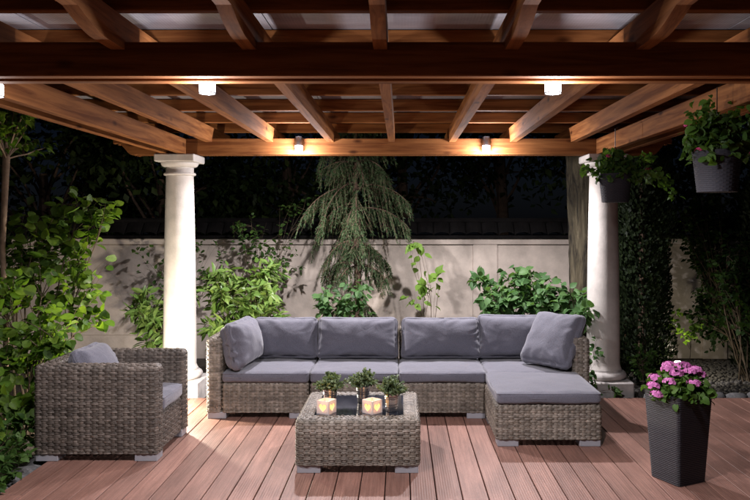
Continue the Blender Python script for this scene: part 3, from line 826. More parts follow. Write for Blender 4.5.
# heart lanterns
def heart_pts(s, n=26):
    pts = []
    for i in range(n):
        t = 2 * PI * i / n
        pts.append((s * 16 * math.sin(t) ** 3 / 17, s * (13 * math.cos(t) - 5 * math.cos(2*t) - 2 * math.cos(3*t) - math.cos(4*t)) / 17))
    return pts
def lantern(x, y, rz, label):
    t = thing('candle_lantern', label, 'lantern', (x, y, TG + 0.0005), rz, group='heart lanterns on the coffee table')
    s, h, th = 0.047, 0.086, 0.006
    # four walls, each pierced by a heart
    for k in range(4):
        hp = heart_pts(0.031); cz = h * 0.49
        outer = []
        for (px_, pz_) in hp:                     # project each heart point outwards to the square rim
            a = math.atan2(pz_, px_); c, sn = math.cos(a), math.sin(a)
            m = min((s - (th + 0.0003 if k % 2 else 0)) / max(abs(c), 1e-6), ((h - cz) if sn > 0 else cz) / max(abs(sn), 1e-6)); outer.append((m * c, m * sn))
        for cxy in ((1, 1), (-1, 1), (-1, -1), (1, -1)):
            hw = s - (th + 0.0003 if k % 2 else 0)
            tgt = (cxy[0] * hw, (h - cz) if cxy[1] > 0 else -cz)
            j = min(range(len(outer)), key=lambda q: (outer[q][0] - tgt[0]) ** 2 + (outer[q][1] - tgt[1]) ** 2); outer[j] = tgt
        n = len(hp); vs = []
        for yy in (-s, -s + th):
            vs += [(a, yy, cz + b) for a, b in hp] + [(a, yy, cz + b) for a, b in outer]
        fs = []
        for i in range(n):
            j = (i + 1) % n
            fs += [(i, j, n + j, n + i), (2*n + j, 2*n + i, 3*n + i, 3*n + j), (i, 2*n + i, 2*n + j, j), (n + i, n + j, 3*n + j, 3*n + i)]
        o = MB().add(vs, fs).build('wall_panel', 'lantern_white', t, fix=True); o.rotation_euler = (0, 0, k * PI / 2)
        pane = MB().prism([(a * 1.08, cz + b * 1.08) for a, b in hp], -s + th + 0.0004, -s + th + 0.0016).build('heart_glow_sheet', 'heart_glow', t, fix=True)  # emissive sheet behind the cut-out, its colour stands in for candlelight
        pane.rotation_euler = (0, 0, k * PI / 2)
    MB().box(-s + th, s - th, -s + th, s - th, 0.0005, 0.006).build('floor_plate', 'lantern_white', t)
    smooth_by_angle(MB().lathe([(0.0, 0.0065), (0.024, 0.0065), (0.024, 0.038), (0.02, 0.041), (0.0, 0.039)], 20, cap0=False, cap1=False).build('candle', 'wax', t))
    smooth_by_angle(MB().lathe([(0.0, 0.042), (0.006, 0.050), (0.007, 0.056), (0.004, 0.068), (0.0, 0.078)], 12, cap0=False, cap1=False).build('flame', 'flame', t))
    l = bpy.data.lights.new('candle_light', 'POINT'); l.energy = 0.35; l.color = (1, 0.55, 0.2); l.shadow_soft_size = 0.01
    o = link(bpy.data.objects.new('candle_light', l)); o.parent = t; o.location = (0.014, -0.008, 0.066)
lantern(-0.492, 4.815, R(-28), 'white cube lantern with glowing hearts, the left one on the table')
lantern(-0.190, 4.82, R(-42), 'white cube lantern with glowing hearts, the right one on the table')

# ================================================================== PLANTER WITH GERANIUM
def geranium_heads(t, heads, mat='petal_pink', rad=0.045, n=26):
    for (x, y, z) in heads:
        P, D, N, S = [], [], [], []
        for i in range(n):
            q = rng.normal(size=3); q /= np.linalg.norm(q); q[2] = abs(q[2]) * 0.8
            c = np.array((x, y, z)) + q * rad * np.array((1, 1, 0.7))
            a0 = rng.uniform(0, PI)
            u = np.cross(q, (0.3, 0.2, 1)); u /= np.linalg.norm(u) + 1e-6; w = np.cross(q, u)
            for k in range(5):
                an = a0 + k * 2 * PI / 5
                P.append(c); D.append(u * math.cos(an) + w * math.sin(an) + q * 0.25); N.append(q + rng.normal(size=3) * 0.1); S.append(rad * 0.38 * rng.uniform(0.8, 1.1))
        mk('flower_head', leaves_mesh('flower_head', np.array(P), np.array(D), np.array(N), np.array(S), 'round'), mat, t, smooth=True)
pl = thing('planter', 'tall black square planter with pink geraniums on the deck', 'planter', (1.672 + 0.5 * (-.443 + .896) * 0.237, 4.385 + 0.5 * (.896 + .443) * 0.237, 0), R(26.3))
PH = 0.535; sb, stp = 0.232, 0.292
rows = 46; vs = []; fs = []
def sq_ring(hw, z, n=12):
    out = []
    c = 0.02
    for (sx, sy) in ((1, -1), (1, 1), (-1, 1), (-1, -1)):
        a0 = {(1, -1): -90, (1, 1): 0, (-1, 1): 90, (-1, -1): 180}[(sx, sy)]
        for k in range(4):
            a = R(a0 + 30 * k); out.append((sx * (hw - c) + c * math.cos(a), sy * (hw - c) + c * math.sin(a), z))
    return out
prev = None; mbp = MB(); levels = []
for i in range(rows):
    s0 = i / rows; z = PH * s0; dz = PH / rows
    hw = (sb + (stp - sb) * s0) / 2
    levels += [(hw - 0.0022, z), (hw, z + dz * 0.25), (hw, z + dz * 0.7), (hw - 0.0022, z + dz * 0.97)]
levels += [(stp/2 + 0.001, PH + 0.001), (stp/2 + 0.001, PH + 0.008), (stp/2 - 0.008, PH + 0.010), (stp/2 - 0.016, PH - 0.04)]
rings = [sq_ring(hw, z) for hw, z in levels]; nr = len(rings[0])
mbp.add([p for r_ in rings for p in r_], [(i*nr + k, i*nr + (k+1) % nr, (i+1)*nr + (k+1) % nr, (i+1)*nr + k) for i in range(len(rings)-1) for k in range(nr)] + [tuple(range(nr))[::-1]])
mbp.build('pot', 'planter_black', pl)
MB().box(-stp/2 + 0.018, stp/2 - 0.018, -stp/2 + 0.018, stp/2 - 0.018, PH - 0.05, PH - 0.03).build('potting_soil', 'soil', pl)
def mound(t, z0, rx, ry, h, n, size, mat, kind='round', droop=0.0, stemmat='green_stem'):
    mb = MB(); P, D, N, S = [], [], [], []
    for k in range(n):
        az = rng.uniform(0, 2*PI); el = rng.uniform(0.0, PI/2); rad = rng.uniform(0.55, 1.0)
        p = Vector((rx * rad * math.cos(az) * math.cos(el), ry * rad * math.sin(az) * math.cos(el), z0 + h * rad * math.sin(el) - droop * math.cos(el) * rng.uniform(0, 1)))
        if k % 3 == 0: sprout(mb, (p.x * .25, p.y * .25, z0 - 0.05), p, 0.0022, 0.1, 4)
        out = Vector((math.cos(az) * math.cos(el), math.sin(az) * math.cos(el), math.sin(el)))
        P.append((p - out * 0.3 * size)[:]); D.append((out * 0.6 + Vector(rng.normal(size=3)) * 0.6)[:]); N.append((out * 0.9 + Vector((0, 0, .5)) + Vector(rng.normal(size=3)) * 0.4)[:]); S.append(size * rng.uniform(0.6, 1.15))
    mb.build('stems', stemmat, t)
    f = mk('foliage', leaves_mesh('foliage', np.array(P), np.array(D), np.array(N), np.array(S), kind), mat, t, smooth=True); f['kind'] = 'stuff'
mound(pl, PH - 0.0, 0.212, 0.212, 0.155, 760, 0.046, 'leaf_geranium', droop=0.04)
# flower heads given in world offsets, turned back into the planter's frame
Rz = Matrix.Rotation(-R(26.3), 3, 'Z')
heads = []
for (dx, dy, dz) in ((-0.175, -0.06, 0.055), (-0.165, -0.09, 0.01), (-0.15, -0.02, 0.095), (-0.07, -0.02, 0.150), (-0.03, -0.06, 0.135), (0.02, 0.0, 0.165), (0.055, -0.05, 0.14), (0.10, -0.02, 0.145),
                     (0.135, 0.0, 0.11), (0.045, -0.13, 0.085), (-0.02, 0.1, 0.15), (0.07, 0.08, 0.15), (-0.09, -0.11, 0.09)):
    v = Rz @ Vector((dx, dy, 0)); heads.append((v.x, v.y, PH + dz))
geranium_heads(pl, heads, rad=0.039, n=28)

# ================================================================== HANGING BASKETS
def basket(x, y, z0, label, trail, seed, heads):
    t = thing('hanging_basket', label, 'hanging basket', (x, y, z0), group='grey hanging baskets under the pergola edge')
    H = 0.212; n = 40; mb = MB(); vs = []; fs = []
    rows = 20
    lv = []
    for i in range(rows):
        s = i / rows; lv += [(0.102 + 0.024 * s, H * s), (0.104 + 0.024 * s, H * (s + 0.5 / rows)), (0.102 + 0.024 * (s + .9 / rows), H * (s + 0.93 / rows))]
    lv += [(0.129, H), (0.129, H + .012), (0.121, H + .012), (0.118, H - .03)]
    for j, (r_, z) in enumerate(lv):
        for k in range(n):
            a = 2 * PI * k / n; rr = r_ + (0.0011 if (k + j // 3) % 2 else 0) * (j < len(lv) - 4)
            vs.append((rr * math.cos(a), rr * math.sin(a), z))
    for i in range(len(lv) - 1):
        for k in range(n): fs.append((i*n+k, i*n+(k+1) % n, (i+1)*n+(k+1) % n, (i+1)*n+k))
    fs.append(tuple(range(n))[::-1])
    mb.add(vs, fs).build('pot', 'pot_grey', t)
    MB().lathe([(0.0, H - 0.03), (0.12, H - 0.03)], 24, cap0=False, cap1=False).build('potting_soil', 'soil', t)
    top = 2.355 - z0
    for k in range(3):
        a = 2 * PI * k / 3 + 0.4
        MB().tube([(0.125 * math.cos(a), 0.125 * math.sin(a), H), (0.0, 0.0, top - 0.16)], 0.0018, 5).build('hanging_wire', 'wire', t)
    MB().tube([(0, 0, top - 0.16), (0, 0, top - 0.02), (0.03, 0, top)], 0.003, 6).build('hook', 'wire', t)
    mound(t, H - 0.01, 0.20, 0.18, 0.22, 300, 0.055, 'leaf_mid', droop=0.05)
    mb = MB(); P, D, N, S = [], [], [], []
    for (tx, ty, tz) in trail:
        pts = sprout(mb, (tx * 0.1, ty * 0.1, H), (tx, ty, tz + H), 0.003, 0.35, 10)
        for i in range(2, 11):
            for q in range(4):
                p = pts[i] + Vector(rng.normal(size=3)) * 0.025
                P.append(p[:]); D.append((rng.normal(), rng.normal(), -0.5)); N.append((rng.normal() * .5, -0.7 + rng.normal() * .5, 0.8)); S.append(rng.uniform(0.03, 0.058))
    mb.build('trailing_stems', 'green_stem', t)
    f = mk('trailing_leaves', leaves_mesh('trailing_leaves', np.array(P), np.array(D), np.array(N), np.array(S), 'round'), 'leaf_geranium', t, smooth=True); f['kind'] = 'stuff'
    geranium_heads(t, heads, 'petal_deep', 0.022, 12)
basket(1.69, 5.75, 1.755, 'grey hanging basket with trailing leaves in front of the right column', [(-0.22, -.05, 0.05), (0.3, -.1, 0.02), (0.42, 0, -0.06), (0.5, .05, -0.16), (0.3, 0.1, 0.14), (-0.12, -.1, 0.16)], 1, [(0.22, -.12, 0.25), (-0.1, -.15, 0.35)])
basket(1.725, 3.98, 1.763, 'grey hanging basket at the right edge, nearer than the other basket', [(-0.12, -.05, 0.25), (0.2, -.05, 0.2), (-0.05, .05, 0.28), (0.16, .1, 0.26), (-0.16, -.05, 0.12), (0.24, 0.05, 0.05)], 2, [(-0.13, -.08, 0.22), (-0.16, 0, 0.36), (0.14, -.12, 0.2)])

# ================================================================== TREES AND SHRUBS
def tube_tree(mb, pts, rad, n=8): mb.tube(pts, rad, n)

# rugged trunk in front of the wall
def big_tree():
    t = thing('garden_tree', 'thick rugged tree trunk rising beside the right column', 'tree', (2.06, 8.15, -0.1))
    nu, nv = 72, 110; V = np.zeros((nv, nu, 3))
    for j in range(nv):
        z = 3.6 * j / (nv - 1); r0 = 0.155 + 0.05 * math.exp(-z / 0.25) - 0.006 * z; ox = -0.022 * z + 0.02 * math.sin(z * 1.3)
        for i in range(nu):
            a = 2 * PI * i / nu
            q = Vector((math.cos(a) * 5.2, math.sin(a) * 5.2, z * 1.5))
            rid = 1 - abs(noise.noise(q)) * 2.2
            rid2 = noise.noise(q * 3.1)
            r_ = r0 + 0.026 * rid + 0.008 * rid2
            V[j, i] = (ox + r_ * math.cos(a), r_ * math.sin(a), z)
    I, J = np.meshgrid(np.arange(nu), np.arange(nv - 1)); I = I.ravel(); J = J.ravel()
    F = np.stack([J*nu + I, J*nu + (I+1) % nu, (J+1)*nu + (I+1) % nu, (J+1)*nu + I], 1)
    mk('trunk', np_mesh('trunk', V.reshape(-1, 3), F), 'bark_rugged', t, smooth=True)
    mb = MB(); tips = []
    for k in range(9):
        a = k * 2.4; tip = Vector((-0.12 + 1.6 * math.cos(a), 1.2 * math.sin(a) + .3, 3.9 + 0.25 * (k % 4)))
        tips.append((tip, sprout(mb, (-0.12, 0, 3.3 + 0.02 * k), tip, 0.06, 0.15, 7)))
    mb.build('limbs', 'bark_rugged', t)
    P, D, N, S = [], [], [], []
    for tip, pts in tips:
        for i in range(420):
            p = tip + Vector(rng.normal(size=3)) * 0.38; P.append(p[:]); D.append(rng.normal(size=3)); N.append((rng.normal() * .6, rng.normal() * .6, 1)); S.append(rng.uniform(.06, .11))
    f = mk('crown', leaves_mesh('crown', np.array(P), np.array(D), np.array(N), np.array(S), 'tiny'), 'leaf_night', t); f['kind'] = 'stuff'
big_tree()

# weeping spruce
def spruce():
    bx, by = -0.50, 8.2
    t = thing('spruce_tree', 'weeping spruce with drooping grey-green branches in front of the wall', 'tree', (bx, by, -0.1))
    mb = MB(); trunk = [(0.015 * math.sin(z * 2.1), 0.0, z) for z in np.linspace(0, 3.6, 16)]
    mb.tube(trunk, [0.05 * (1 - 0.75 * i / 15) for i in range(16)], 10); smooth_by_angle(mb.build('trunk', 'bark_brown', t))
    mb = MB(); P, D, S = [], [], []
    whorls = [(0.80, .55, 3), (1.20, .42, 4), (1.44, .56, 6), (1.88, .68, 8), (2.10, .72, 8), (2.34, .62, 9), (2.6, .55, 8), (2.9, .42, 8), (3.2, .3, 7)]
    plan = [(h_, e_, q * 2 * PI / n_ + h_ * 2.3) for (h_, e_, n_) in whorls for q in range(n_)]
    for (h, env, az) in plan:
        h += rng.uniform(-.05, .05); az += rng.uniform(-.35, .35)
        L = env * rng.uniform(0.5, 1.15)
        dr = rng.uniform(0.25, 0.6)
        br = []
        for i in range(9):
            s = i / 8; br.append(Vector((math.cos(az) * L * (s - 0.12 * s ** 3), math.sin(az) * L * 0.8 * (s - 0.12 * s ** 3), h + 0.10 * s - dr * L * s * s * 1.5)))
        mb.tube(br, [0.010 * (1 - 0.8 * i / 8) for i in range(9)], 5)
        side = Vector((-math.sin(az), math.cos(az), 0))
        for i in range(2, 9):
            for q in range(4):
                b0 = br[i].lerp(br[i-1], rng.uniform(0, 1)); Lt = rng.uniform(0.12, 0.42) * (1.05 - 0.3 * i / 8)
                sd = rng.uniform(-1, 1)
                end = b0 + side * sd * Lt * 0.5 + Vector((math.cos(az), math.sin(az), 0)) * Lt * 0.25 + Vector((0, 0, -Lt * rng.uniform(0.6, 1.05)))
                mid = b0.lerp(end, 0.5) + Vector((0, 0, 0.02))
                mb.tube([b0, mid, end], [0.003, 0.0025, 0.0015], 3, cap=False)
                for m in range(46):
                    u = rng.uniform(0, 1); p = b0.lerp(mid, u * 2) if u < .5 else mid.lerp(end, u * 2 - 1)
                    ax = (end - b0).normalized(); P.append(p[:]); D.append((ax * 0.9 + Vector(rng.normal(size=3)) * 0.5)[:]); S.append(rng.uniform(0.022, 0.042))
    mb.build('branches', 'bark_brown', t)
    P, D, S = np.array(P), np.array(D), np.array(S)
    X, Y, Z = basis(D, rng.normal(size=P.shape))
    w = 0.13
    V = np.stack([P - X * (S * w)[:, None], P + X * (S * w)[:, None], P + Y * S[:, None]], 1).reshape(-1, 3)
    F = np.arange(len(V)).reshape(-1, 3)
    f = mk('needles', np_mesh('needles', V, F), 'needle', t); f['kind'] = 'stuff'
spruce()

# small standard tree at the left edge
def left_tree():
    t = thing('standard_tree', 'slender young tree with a pollarded head at the left edge', 'tree', (-3.16, 5.8, -0.1))
    mb = MB(); mb.tube([(0.0, 0, 0), (0.02, 0, 0.8), (-0.01, 0, 1.5), (0.02, 0, 2.22)], [0.026, 0.022, 0.021, 0.03], 10)
    smooth_by_angle(mb.build('trunk', 'bark_pale', t)); mb = MB(); P, D, N, S = [], [], [], []
    for k in range(30):
        az = rng.uniform(0, 2*PI); el = rng.uniform(0.25, 1.3); L = rng.uniform(0.3, 0.62)
        tip = Vector((math.cos(az) * math.cos(el) * L + .02, math.sin(az) * math.cos(el) * L, 2.2 + math.sin(el) * L))
        pts = sprout(mb, (0.02, 0, 2.2), tip, 0.008, 0.2, 6)
        for i in range(2, 7):
            for q in range(4 if i > 3 else 2):
                P.append((pts[i] + Vector(rng.normal(size=3)) * 0.02)[:]); D.append((math.cos(az) + rng.normal() * .6, math.sin(az) + rng.normal() * .6, -0.5 + rng.normal() * .4)); N.append((rng.normal() * .5, rng.normal() * .5, 1)); S.append(rng.uniform(.045, .085))
    mb.build('branches', 'bark_pale', t)
    f = mk('foliage', leaves_mesh('foliage', np.array(P), np.array(D), np.array(N), np.array(S), 'ovate'), 'leaf_bright', t, smooth=True); f['kind'] = 'stuff'
left_tree()

# broad-leaved shrub beside the armchair
shrub('broadleaf_shrub', 'tall bright green broad-leaved shrub beside and behind the armchair', 'shrub', (-2.95, 5.75, -0.1),
      [(-2.95, 5.25, 0.55, .34, .30, .40, 170), (-2.62, 5.35, 0.80, .26, .22, .20, 110), (-3.1, 5.6, 1.0, .36, .3, .32, 170),
       (-2.85, 5.9, 1.15, .30, .3, .25, 120), (-2.6, 6.0, 0.95, .24, .25, .25, 90), (-3.0, 6.1, 1.5, .34, .3, .28, 120), (-2.55, 6.3, 1.68, .26, .25, .17, 70),
       (-2.75, 6.2, 1.75, .25, .25, .18, 60), (-2.72, 4.95, 0.30, .22, .22, .3, 150), (-2.95, 4.9, 0.45, .25, .25, .4, 160), (-2.75, 5.6, 0.65, .25, .2, .3, 170), (-3.2, 6.1, 1.3, .3, .3, .3, 150), (-2.75, 6.2, 1.3, .3, .25, .22, 130), (-3.15, 6.3, 1.65, .25, .25, .2, 70), (-3.3, 5.4, 0.9, .3, .3, .5, 200)],
      'round', 0.088, 'leaf_bright', nind=290, flat=0.45, facing=0.5, stem_r=0.011)
shrub('ivy_plant', 'low ivy spilling over the left edge of the deck', 'shrub', (-2.62, 4.45, -0.1),
      [(-2.50, 4.38, 0.03, .16, .22, .10, 130), (-2.52, 4.62, 0.16, .12, .16, .16, 90), (-2.40, 4.2, 0.02, .14, .14, .08, 90), (-2.6, 4.5, 0.2, .15, .2, .2, 150), (-2.56, 4.85, 0.12, .12, .2, .2, 170), (-2.66, 5.1, 0.2, .15, .2, .25, 170), (-2.68, 4.3, 0.12, .18, .2, .2, 150), (-2.45, 4.45, 0.06, .09, .2, .08, 90)],
      'ovate', 0.055, 'leaf_mid', facing=0.4, stem_r=0.004)
# rhododendrons behind the left column
shrub('rhododendron', 'glossy rhododendron bush between the left column and the sofa', 'shrub', (-1.72, 7.75, -0.1),
      [(-1.75, 7.5, 0.55, .32, .3, .32, 420), (-1.45, 7.5, 0.75, .30, .25, .30, 380), (-1.80, 7.6, 0.95, .26, .25, .25, 300), (-1.45, 7.7, 1.02, .28, .2, .22, 240)],
      'lance', 0.135, 'leaf_rhodo', facing=0.3, per=12, flat=0.6)
shrub('rhododendron', 'glossy rhododendron bush left of the column, behind the armchair', 'shrub', (-2.55, 7.6, -0.1),
      [(-2.45, 7.5, 0.55, .30, .3, .30, 300), (-2.62, 7.6, 0.75, .26, .3, .25, 180), (-2.3, 7.6, .85, .2, .2, .2, 120)],
      'lance', 0.135, 'leaf_rhodo', facing=0.3, per=12, flat=0.6)
shrub('climbing_shrub', 'thin-stemmed small-leaved climber on the wall left of the column', 'shrub', (-2.55, 8.6, -0.1),
      [(-2.9, 8.6, 1.2, .4, .15, .2, 70), (-2.5, 8.6, 1.35, .3, .15, .25, 80), (-2.75, 8.5, 0.9, .35, .2, .25, 60), (-2.2, 8.6, 1.0, .2, .15, .4, 60)],
      'ovate', 0.06, 'leaf_mid', facing=0.4, per=6, stem_r=0.006)
shrub('climbing_shrub', 'thin-stemmed small-leaved climber on the wall between column and spruce', 'shrub', (-1.6, 8.6, -0.1),
      [(-1.6, 8.6, 1.35, .35, .15, .25, 120), (-1.75, 8.55, 1.55, .3, .15, .18, 90), (-1.35, 8.6, 1.1, .2, .15, .3, 70), (-1.15, 8.6, 1.75, .3, .15, .2, 60)],
      'ovate', 0.062, 'leaf_mid', facing=0.4, per=6, stem_r=0.006)
# ivy clump at the foot of the spruce
shrub('leafy_bush', 'small dark green bush at the foot of the spruce behind the sofa', 'shrub', (-0.62, 7.9, -0.1),
      [(-0.72, 7.75, 0.78, .22, .18, .20, 170), (-0.48, 7.75, 0.85, .2, .18, .18, 140), (-0.6, 7.75, 0.55, .3, .2, .2, 150)],
      'ovate', 0.085, 'leaf_hydrangea', facing=0.7, droop=0.7, per=8, stem_r=0.006)
# sapling with light leaves
shrub('sapling', 'thin sapling with bright yellow-green leaves in front of the wall panel', 'sapling', (0.25, 8.3, -0.1),
      [(0.14, 8.3, 1.38, .10, .08, .10, 16), (0.24, 8.3, 1.2, .08, .06, .08, 6), (0.34, 8.25, 0.88, .16, .08, .08, 16), (0.10, 8.25, 0.78, .10, .06, .06, 10), (0.42, 8.3, 0.95, .1, .06, .08, 8)],
      'ovate', 0.115, 'leaf_sapling', nind=56, facing=0.9, droop=0.8, per=4, stem_r=0.006)
# hydrangea behind the sofa, right
shrub('leafy_bush', 'rounded broad-leaved green bush behind the right half of the sofa', 'shrub', (1.45, 7.65, -0.1),
      [(1.05, 7.6, 0.78, .28, .25, .25, 190), (1.4, 7.55, 0.88, .32, .28, .26, 260), (1.75, 7.55, 0.70, .25, .25, .25, 190), (0.85, 7.65, 0.98, .18, .15, .12, 60), (1.25, 7.7, 1.02, .24, .2, .12, 90), (1.62, 7.4, 0.5, .3, .2, .2, 160), (1.5, 7.6, 0.7, .4, .2, .25, 240), (1.72, 6.95, 0.72, .14, .12, .16, 70), (1.72, 7.2, 0.85, .2, .2, .15, 110), (0.95, 7.5, 0.82, .25, .2, .2, 130)],
      'ovate', 0.105, 'leaf_hydrangea', nind=220, facing=0.5, per=9)
shrub('ivy_plant', 'ivy climbing on the foot of the right column', 'shrub', (1.78, 6.72, -0.02),
      [(1.76, 6.70, 0.35, .07, .05, .25, 45), (1.80, 6.66, 0.08, .12, .04, .06, 30), (2.0, 6.68, 0.06, .08, .04, .05, 18)],
      'ovate', 0.055, 'leaf_hydrangea', facing=0.8, per=6, stem_r=0.003)

# thuja columns and dark shrubs on the right
def thuja(x, y, h, r_, label, n=13000):
    t = thing('thuja', label, 'conifer', (x, y, -0.1), group='dark conifers right of the column')
    MB().tube([(0, 0, 0), (0, 0, h * .8)], [0.05, 0.02], 8).build('trunk', 'bark_brown', t)
    P, D, N, S = [], [], [], []
    for i in range(n):
        s = rng.uniform(0.02, 1); az = rng.uniform(0, 2*PI)
        rr = r_ * (0.75 + 0.3 * noise.noise(Vector((math.cos(az) * 2 + x, math.sin(az) * 2, s * h * 2.2)))) * min(1, (1 - s) * 4 + .1) * rng.uniform(.7, 1.08)
        P.append((rr * math.cos(az), rr * math.sin(az), s * h)); D.append((math.cos(az) * .6 + rng.normal() * .3, math.sin(az) * .6 + rng.normal() * .3, 0.8 + rng.normal() * .3)); N.append((math.cos(az), math.sin(az), .3)); S.append(rng.uniform(.03, .065))
    f = mk('crown', leaves_mesh('crown', np.array(P), np.array(D), np.array(N), np.array(S), 'tiny'), 'thuja', t); f['kind'] = 'stuff'
thuja(2.56, 7.75, 2.9, 0.37, 'dark columnar conifer right behind the right column')
thuja(2.56, 8.45, 2.7, 0.58, 'added dark conifer behind the other one, shading the wall')  # extra conifer, added to keep lamp light off the right wall
thuja(4.15, 8.2, 2.6, 0.42, 'dark columnar conifer near the right edge behind the planter', 15000)
shrub('box_bush', 'small green bush at the foot of the dark conifer by the column', 'shrub', (2.42, 7.25, -0.1),
      [(2.38, 7.2, 0.22, .16, .14, .22, 200), (2.5, 7.2, 0.1, .16, .12, .12, 110)], 'ovate', 0.05, 'leaf_mid', facing=0.5, per=10, stem_r=0.006)
shrub('dark_shrub', 'dim loose shrub in the shade behind the geranium planter', 'shrub', (3.65, 7.7, -0.1),
      [(3.45, 7.6, 0.95, .30, .3, .25, 240), (3.7, 7.6, 0.6, .35, .3, .3, 300), (3.4, 7.6, 1.25, .25, .25, .2, 150), (3.85, 7.7, 1.3, .3, .3, .3, 260), (3.6, 7.9, 0.9, .4, .3, .5, 320), (4.1, 7.6, 0.7, .3, .3, .4, 260), (3.58, 8.45, 1.3, .32, .25, .4, 1000), (4.2, 8.4, 1.5, .4, .3, .45, 900), (3.62, 8.45, 0.55, .36, .25, .45, 1000), (4.4, 8.1, 0.9, .4, .3, .5, 800), (3.5, 8.5, 1.75, .3, .2, .25, 500)],
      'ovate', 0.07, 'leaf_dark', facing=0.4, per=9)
shrub('spotlit_twig', 'yellow-green leafy twig lit by the garden light right of the column', 'shrub', (3.02, 7.82, -0.1),
      [(2.88, 7.7, 0.60, .14, .08, .05, 44), (3.05, 7.7, 0.50, .15, .08, .08, 50)], 'ovate', 0.065, 'leaf_sapling', facing=0.6, per=6, stem_r=0.005)

# gravel bed, edging stones, boulders behind the right side of the deck
def stone_mesh(name, seed, sub=2):
    bm = bmesh.new(); bmesh.ops.create_icosphere(bm, subdivisions=sub, radius=0.5)
    for v in bm.verts: v.co *= 1 + 0.35 * noise.noise(v.co * 2.2 + Vector((seed, 0, 0)))
    me = bpy.data.meshes.new(name); bm.to_mesh(me); bm.free(); return me
T = stone_mesh('proto', 3, 1); tv = np.zeros(len(T.vertices) * 3); T.vertices.foreach_get('co', tv); tv = tv.reshape(-1, 3)
tf = np.array([p.vertices[:] for p in T.polygons]); n = 4200
px_ = rng.uniform(2.05, 5.2, n); py_ = rng.uniform(6.85, 8.85, n); sz = rng.uniform(0.022, 0.06, n)
sc3 = rng.uniform(0.7, 1.2, (n, 3)) * sz[:, None]; sc3[:, 2] *= 0.7
rot = rng.uniform(0, 2 * PI, n); c_, s_ = np.cos(rot), np.sin(rot)
V = tv[None] * sc3[:, None, :]
V = np.stack([V[..., 0] * c_[:, None] - V[..., 1] * s_[:, None], V[..., 0] * s_[:, None] + V[..., 1] * c_[:, None], V[..., 2]], 2)
V += np.stack([px_, py_, np.full(n, -0.085)], 1)[:, None, :]
gv = mk('gravel', np_mesh('gravel', V.reshape(-1, 3), (tf[None] + (np.arange(n) * len(tv))[:, None, None]).reshape(-1, 3)), 'gravel_stone')
tag(gv, 'grey gravel bed behind the right side of the deck', 'gravel', kind='stuff')
ed = thing('stone_edging', 'row of rough grey stones along the back edge of the deck', 'stone edging', (2.9, 6.76, -0.09))
ST = [stone_mesh('stone', s) for s in (11, 12, 13)]
for m in ST: m.materials.append(MATS['edge_stone']); m.polygons.foreach_set('use_smooth', [True] * len(m.polygons))
x = -0.65; i = 0
while x < 1.9:
    w = random.uniform(0.13, 0.24)
    o = link(bpy.data.objects.new('stone', ST[i % 3])); o.parent = ed; o.location = (x + w/2, random.uniform(-.02, .02), 0.055); o.scale = (w, random.uniform(.11, .15), random.uniform(.11, .15)); o.rotation_euler = (0, 0, random.uniform(-.2, .2)); x += w * 1.0; i += 1
ed2 = thing('stone_edging', 'flat grey stones along the left edge of the deck by the armchair', 'stone edging', (-2.46, 4.9, -0.09))
for i, y in enumerate((-0.55, -0.2, 0.12, 0.5)):
    o = link(bpy.data.objects.new('stone', ST[i % 3])); o.parent = ed2; o.location = (0, y, 0.05); o.scale = (.16, .34, .10)

# garden lights
def spotlight(x, y, label, watts, col, z=-0.09, lz=0.2, hgt=0.06):
    t = thing('ground_spotlight', label, 'lamp', (x, y, z), group='small garden lights on the ground')
    smooth_by_angle(MB().lathe([(0.05, 0), (0.05, 0.012), (0.012, 0.016), (0.012, hgt), (0.04, hgt + .01), (0.045, hgt + .05), (0.04, hgt + .052)], 20, cap1=False).build('lamp_body', 'lamp_metal', t))
    smooth_by_angle(MB().lathe([(0.0, hgt + .065), (0.03, hgt + .06), (0.039, hgt + .049)], 20, cap0=False, cap1=False).build('lamp_glass', 'garden_glow', t))
    l = bpy.data.lights.new('spot_light', 'POINT'); l.energy = watts; l.color = col; l.shadow_soft_size = 0.03
    o = link(bpy.data.objects.new('spot_light', l)); o.parent = t; o.location = (0, 0, lz)
spotlight(-2.0, 6.05, 'small spotlight on the deck behind the armchair, lighting the column', 112, (1, 0.88, 0.72), z=0.0, lz=0.36, hgt=0.22)
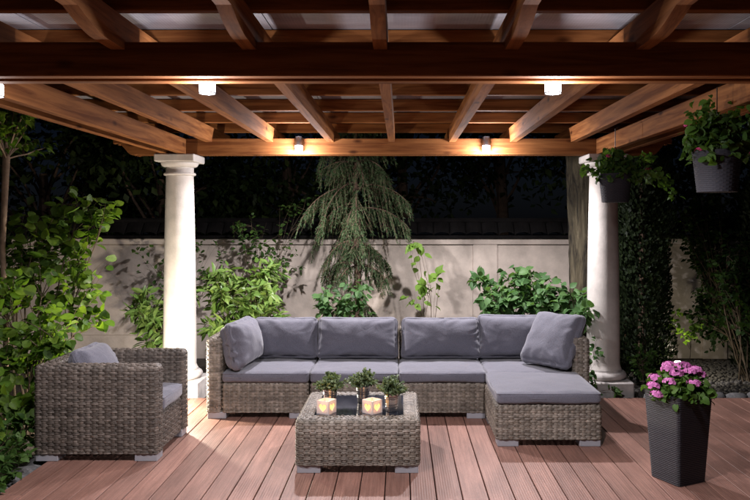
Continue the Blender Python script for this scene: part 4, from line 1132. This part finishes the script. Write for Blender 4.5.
spotlight(3.0, 7.9, 'small white garden light in the gravel behind the geraniums', 8.0, (1, 0.9, 0.7), z=-0.09, lz=0.26, hgt=0.12)

# ================================================================== TREES BEYOND THE WALL
def far_tree(x, y, zc, rx, rz, label, n=2600, size=0.16, mat='leaf_night'):
    t = thing('background_tree', label, 'tree', (x, y, -0.1), group='dark trees beyond the wall')
    mb = MB(); mb.tube([(0, 0, 0), (0.05, 0, zc * .5), (0, 0, zc)], [0.14, 0.11, 0.06], 8); P, D, N, S = [], [], [], []
    nc = 16
    for k in range(nc):
        q = rng.normal(size=3); q /= np.linalg.norm(q)
        c = Vector((q[0] * rx * .75, q[1] * rx * .55, zc + q[2] * rz * .75)); sprout(mb, (0, 0, zc * rng.uniform(.5, .9)), c, 0.03, 0.2, 5)
        for i in range(n // nc):
            p = np.array(c[:]) + rng.normal(size=3) * np.array((rx, rx, rz)) * 0.2
            P.append(p); D.append(rng.normal(size=3) + np.array((0, 0, -.4))); N.append((rng.normal() * .6, rng.normal() * .6 - .3, 1)); S.append(size * rng.uniform(.6, 1.15))
    mb.build('trunk', 'bark_brown', t)
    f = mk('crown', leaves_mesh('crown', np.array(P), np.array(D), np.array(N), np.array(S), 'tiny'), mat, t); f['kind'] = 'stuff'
far_tree(-5.2, 10.6, 2.4, 1.5, 1.5, 'dark leafy tree beyond the wall at the far left', 5600, .16)
far_tree(-3.4, 10.3, 2.3, 1.5, 1.4, 'dark leafy tree beyond the wall left of the lit column', 5600, .15)
far_tree(-1.7, 10.8, 2.6, 1.4, 1.5, 'dark leafy tree beyond the wall between column and spruce', 3000, .14)
far_tree(0.0, 11.6, 2.9, 1.3, 1.5, 'dark leafy tree beyond the wall behind the spruce', 2400, .15)
far_tree(1.7, 12.5, 3.2, 1.2, 1.2, 'dark leafy tree beyond the wall with night sky showing through', 1300, .16)
far_tree(3.4, 11.0, 2.6, 1.5, 1.6, 'dark leafy tree beyond the wall behind the right column', 3000, .15)
far_tree(5.2, 10.6, 2.5, 1.5, 1.6, 'dark leafy tree beyond the wall at the far right', 3200, .15)
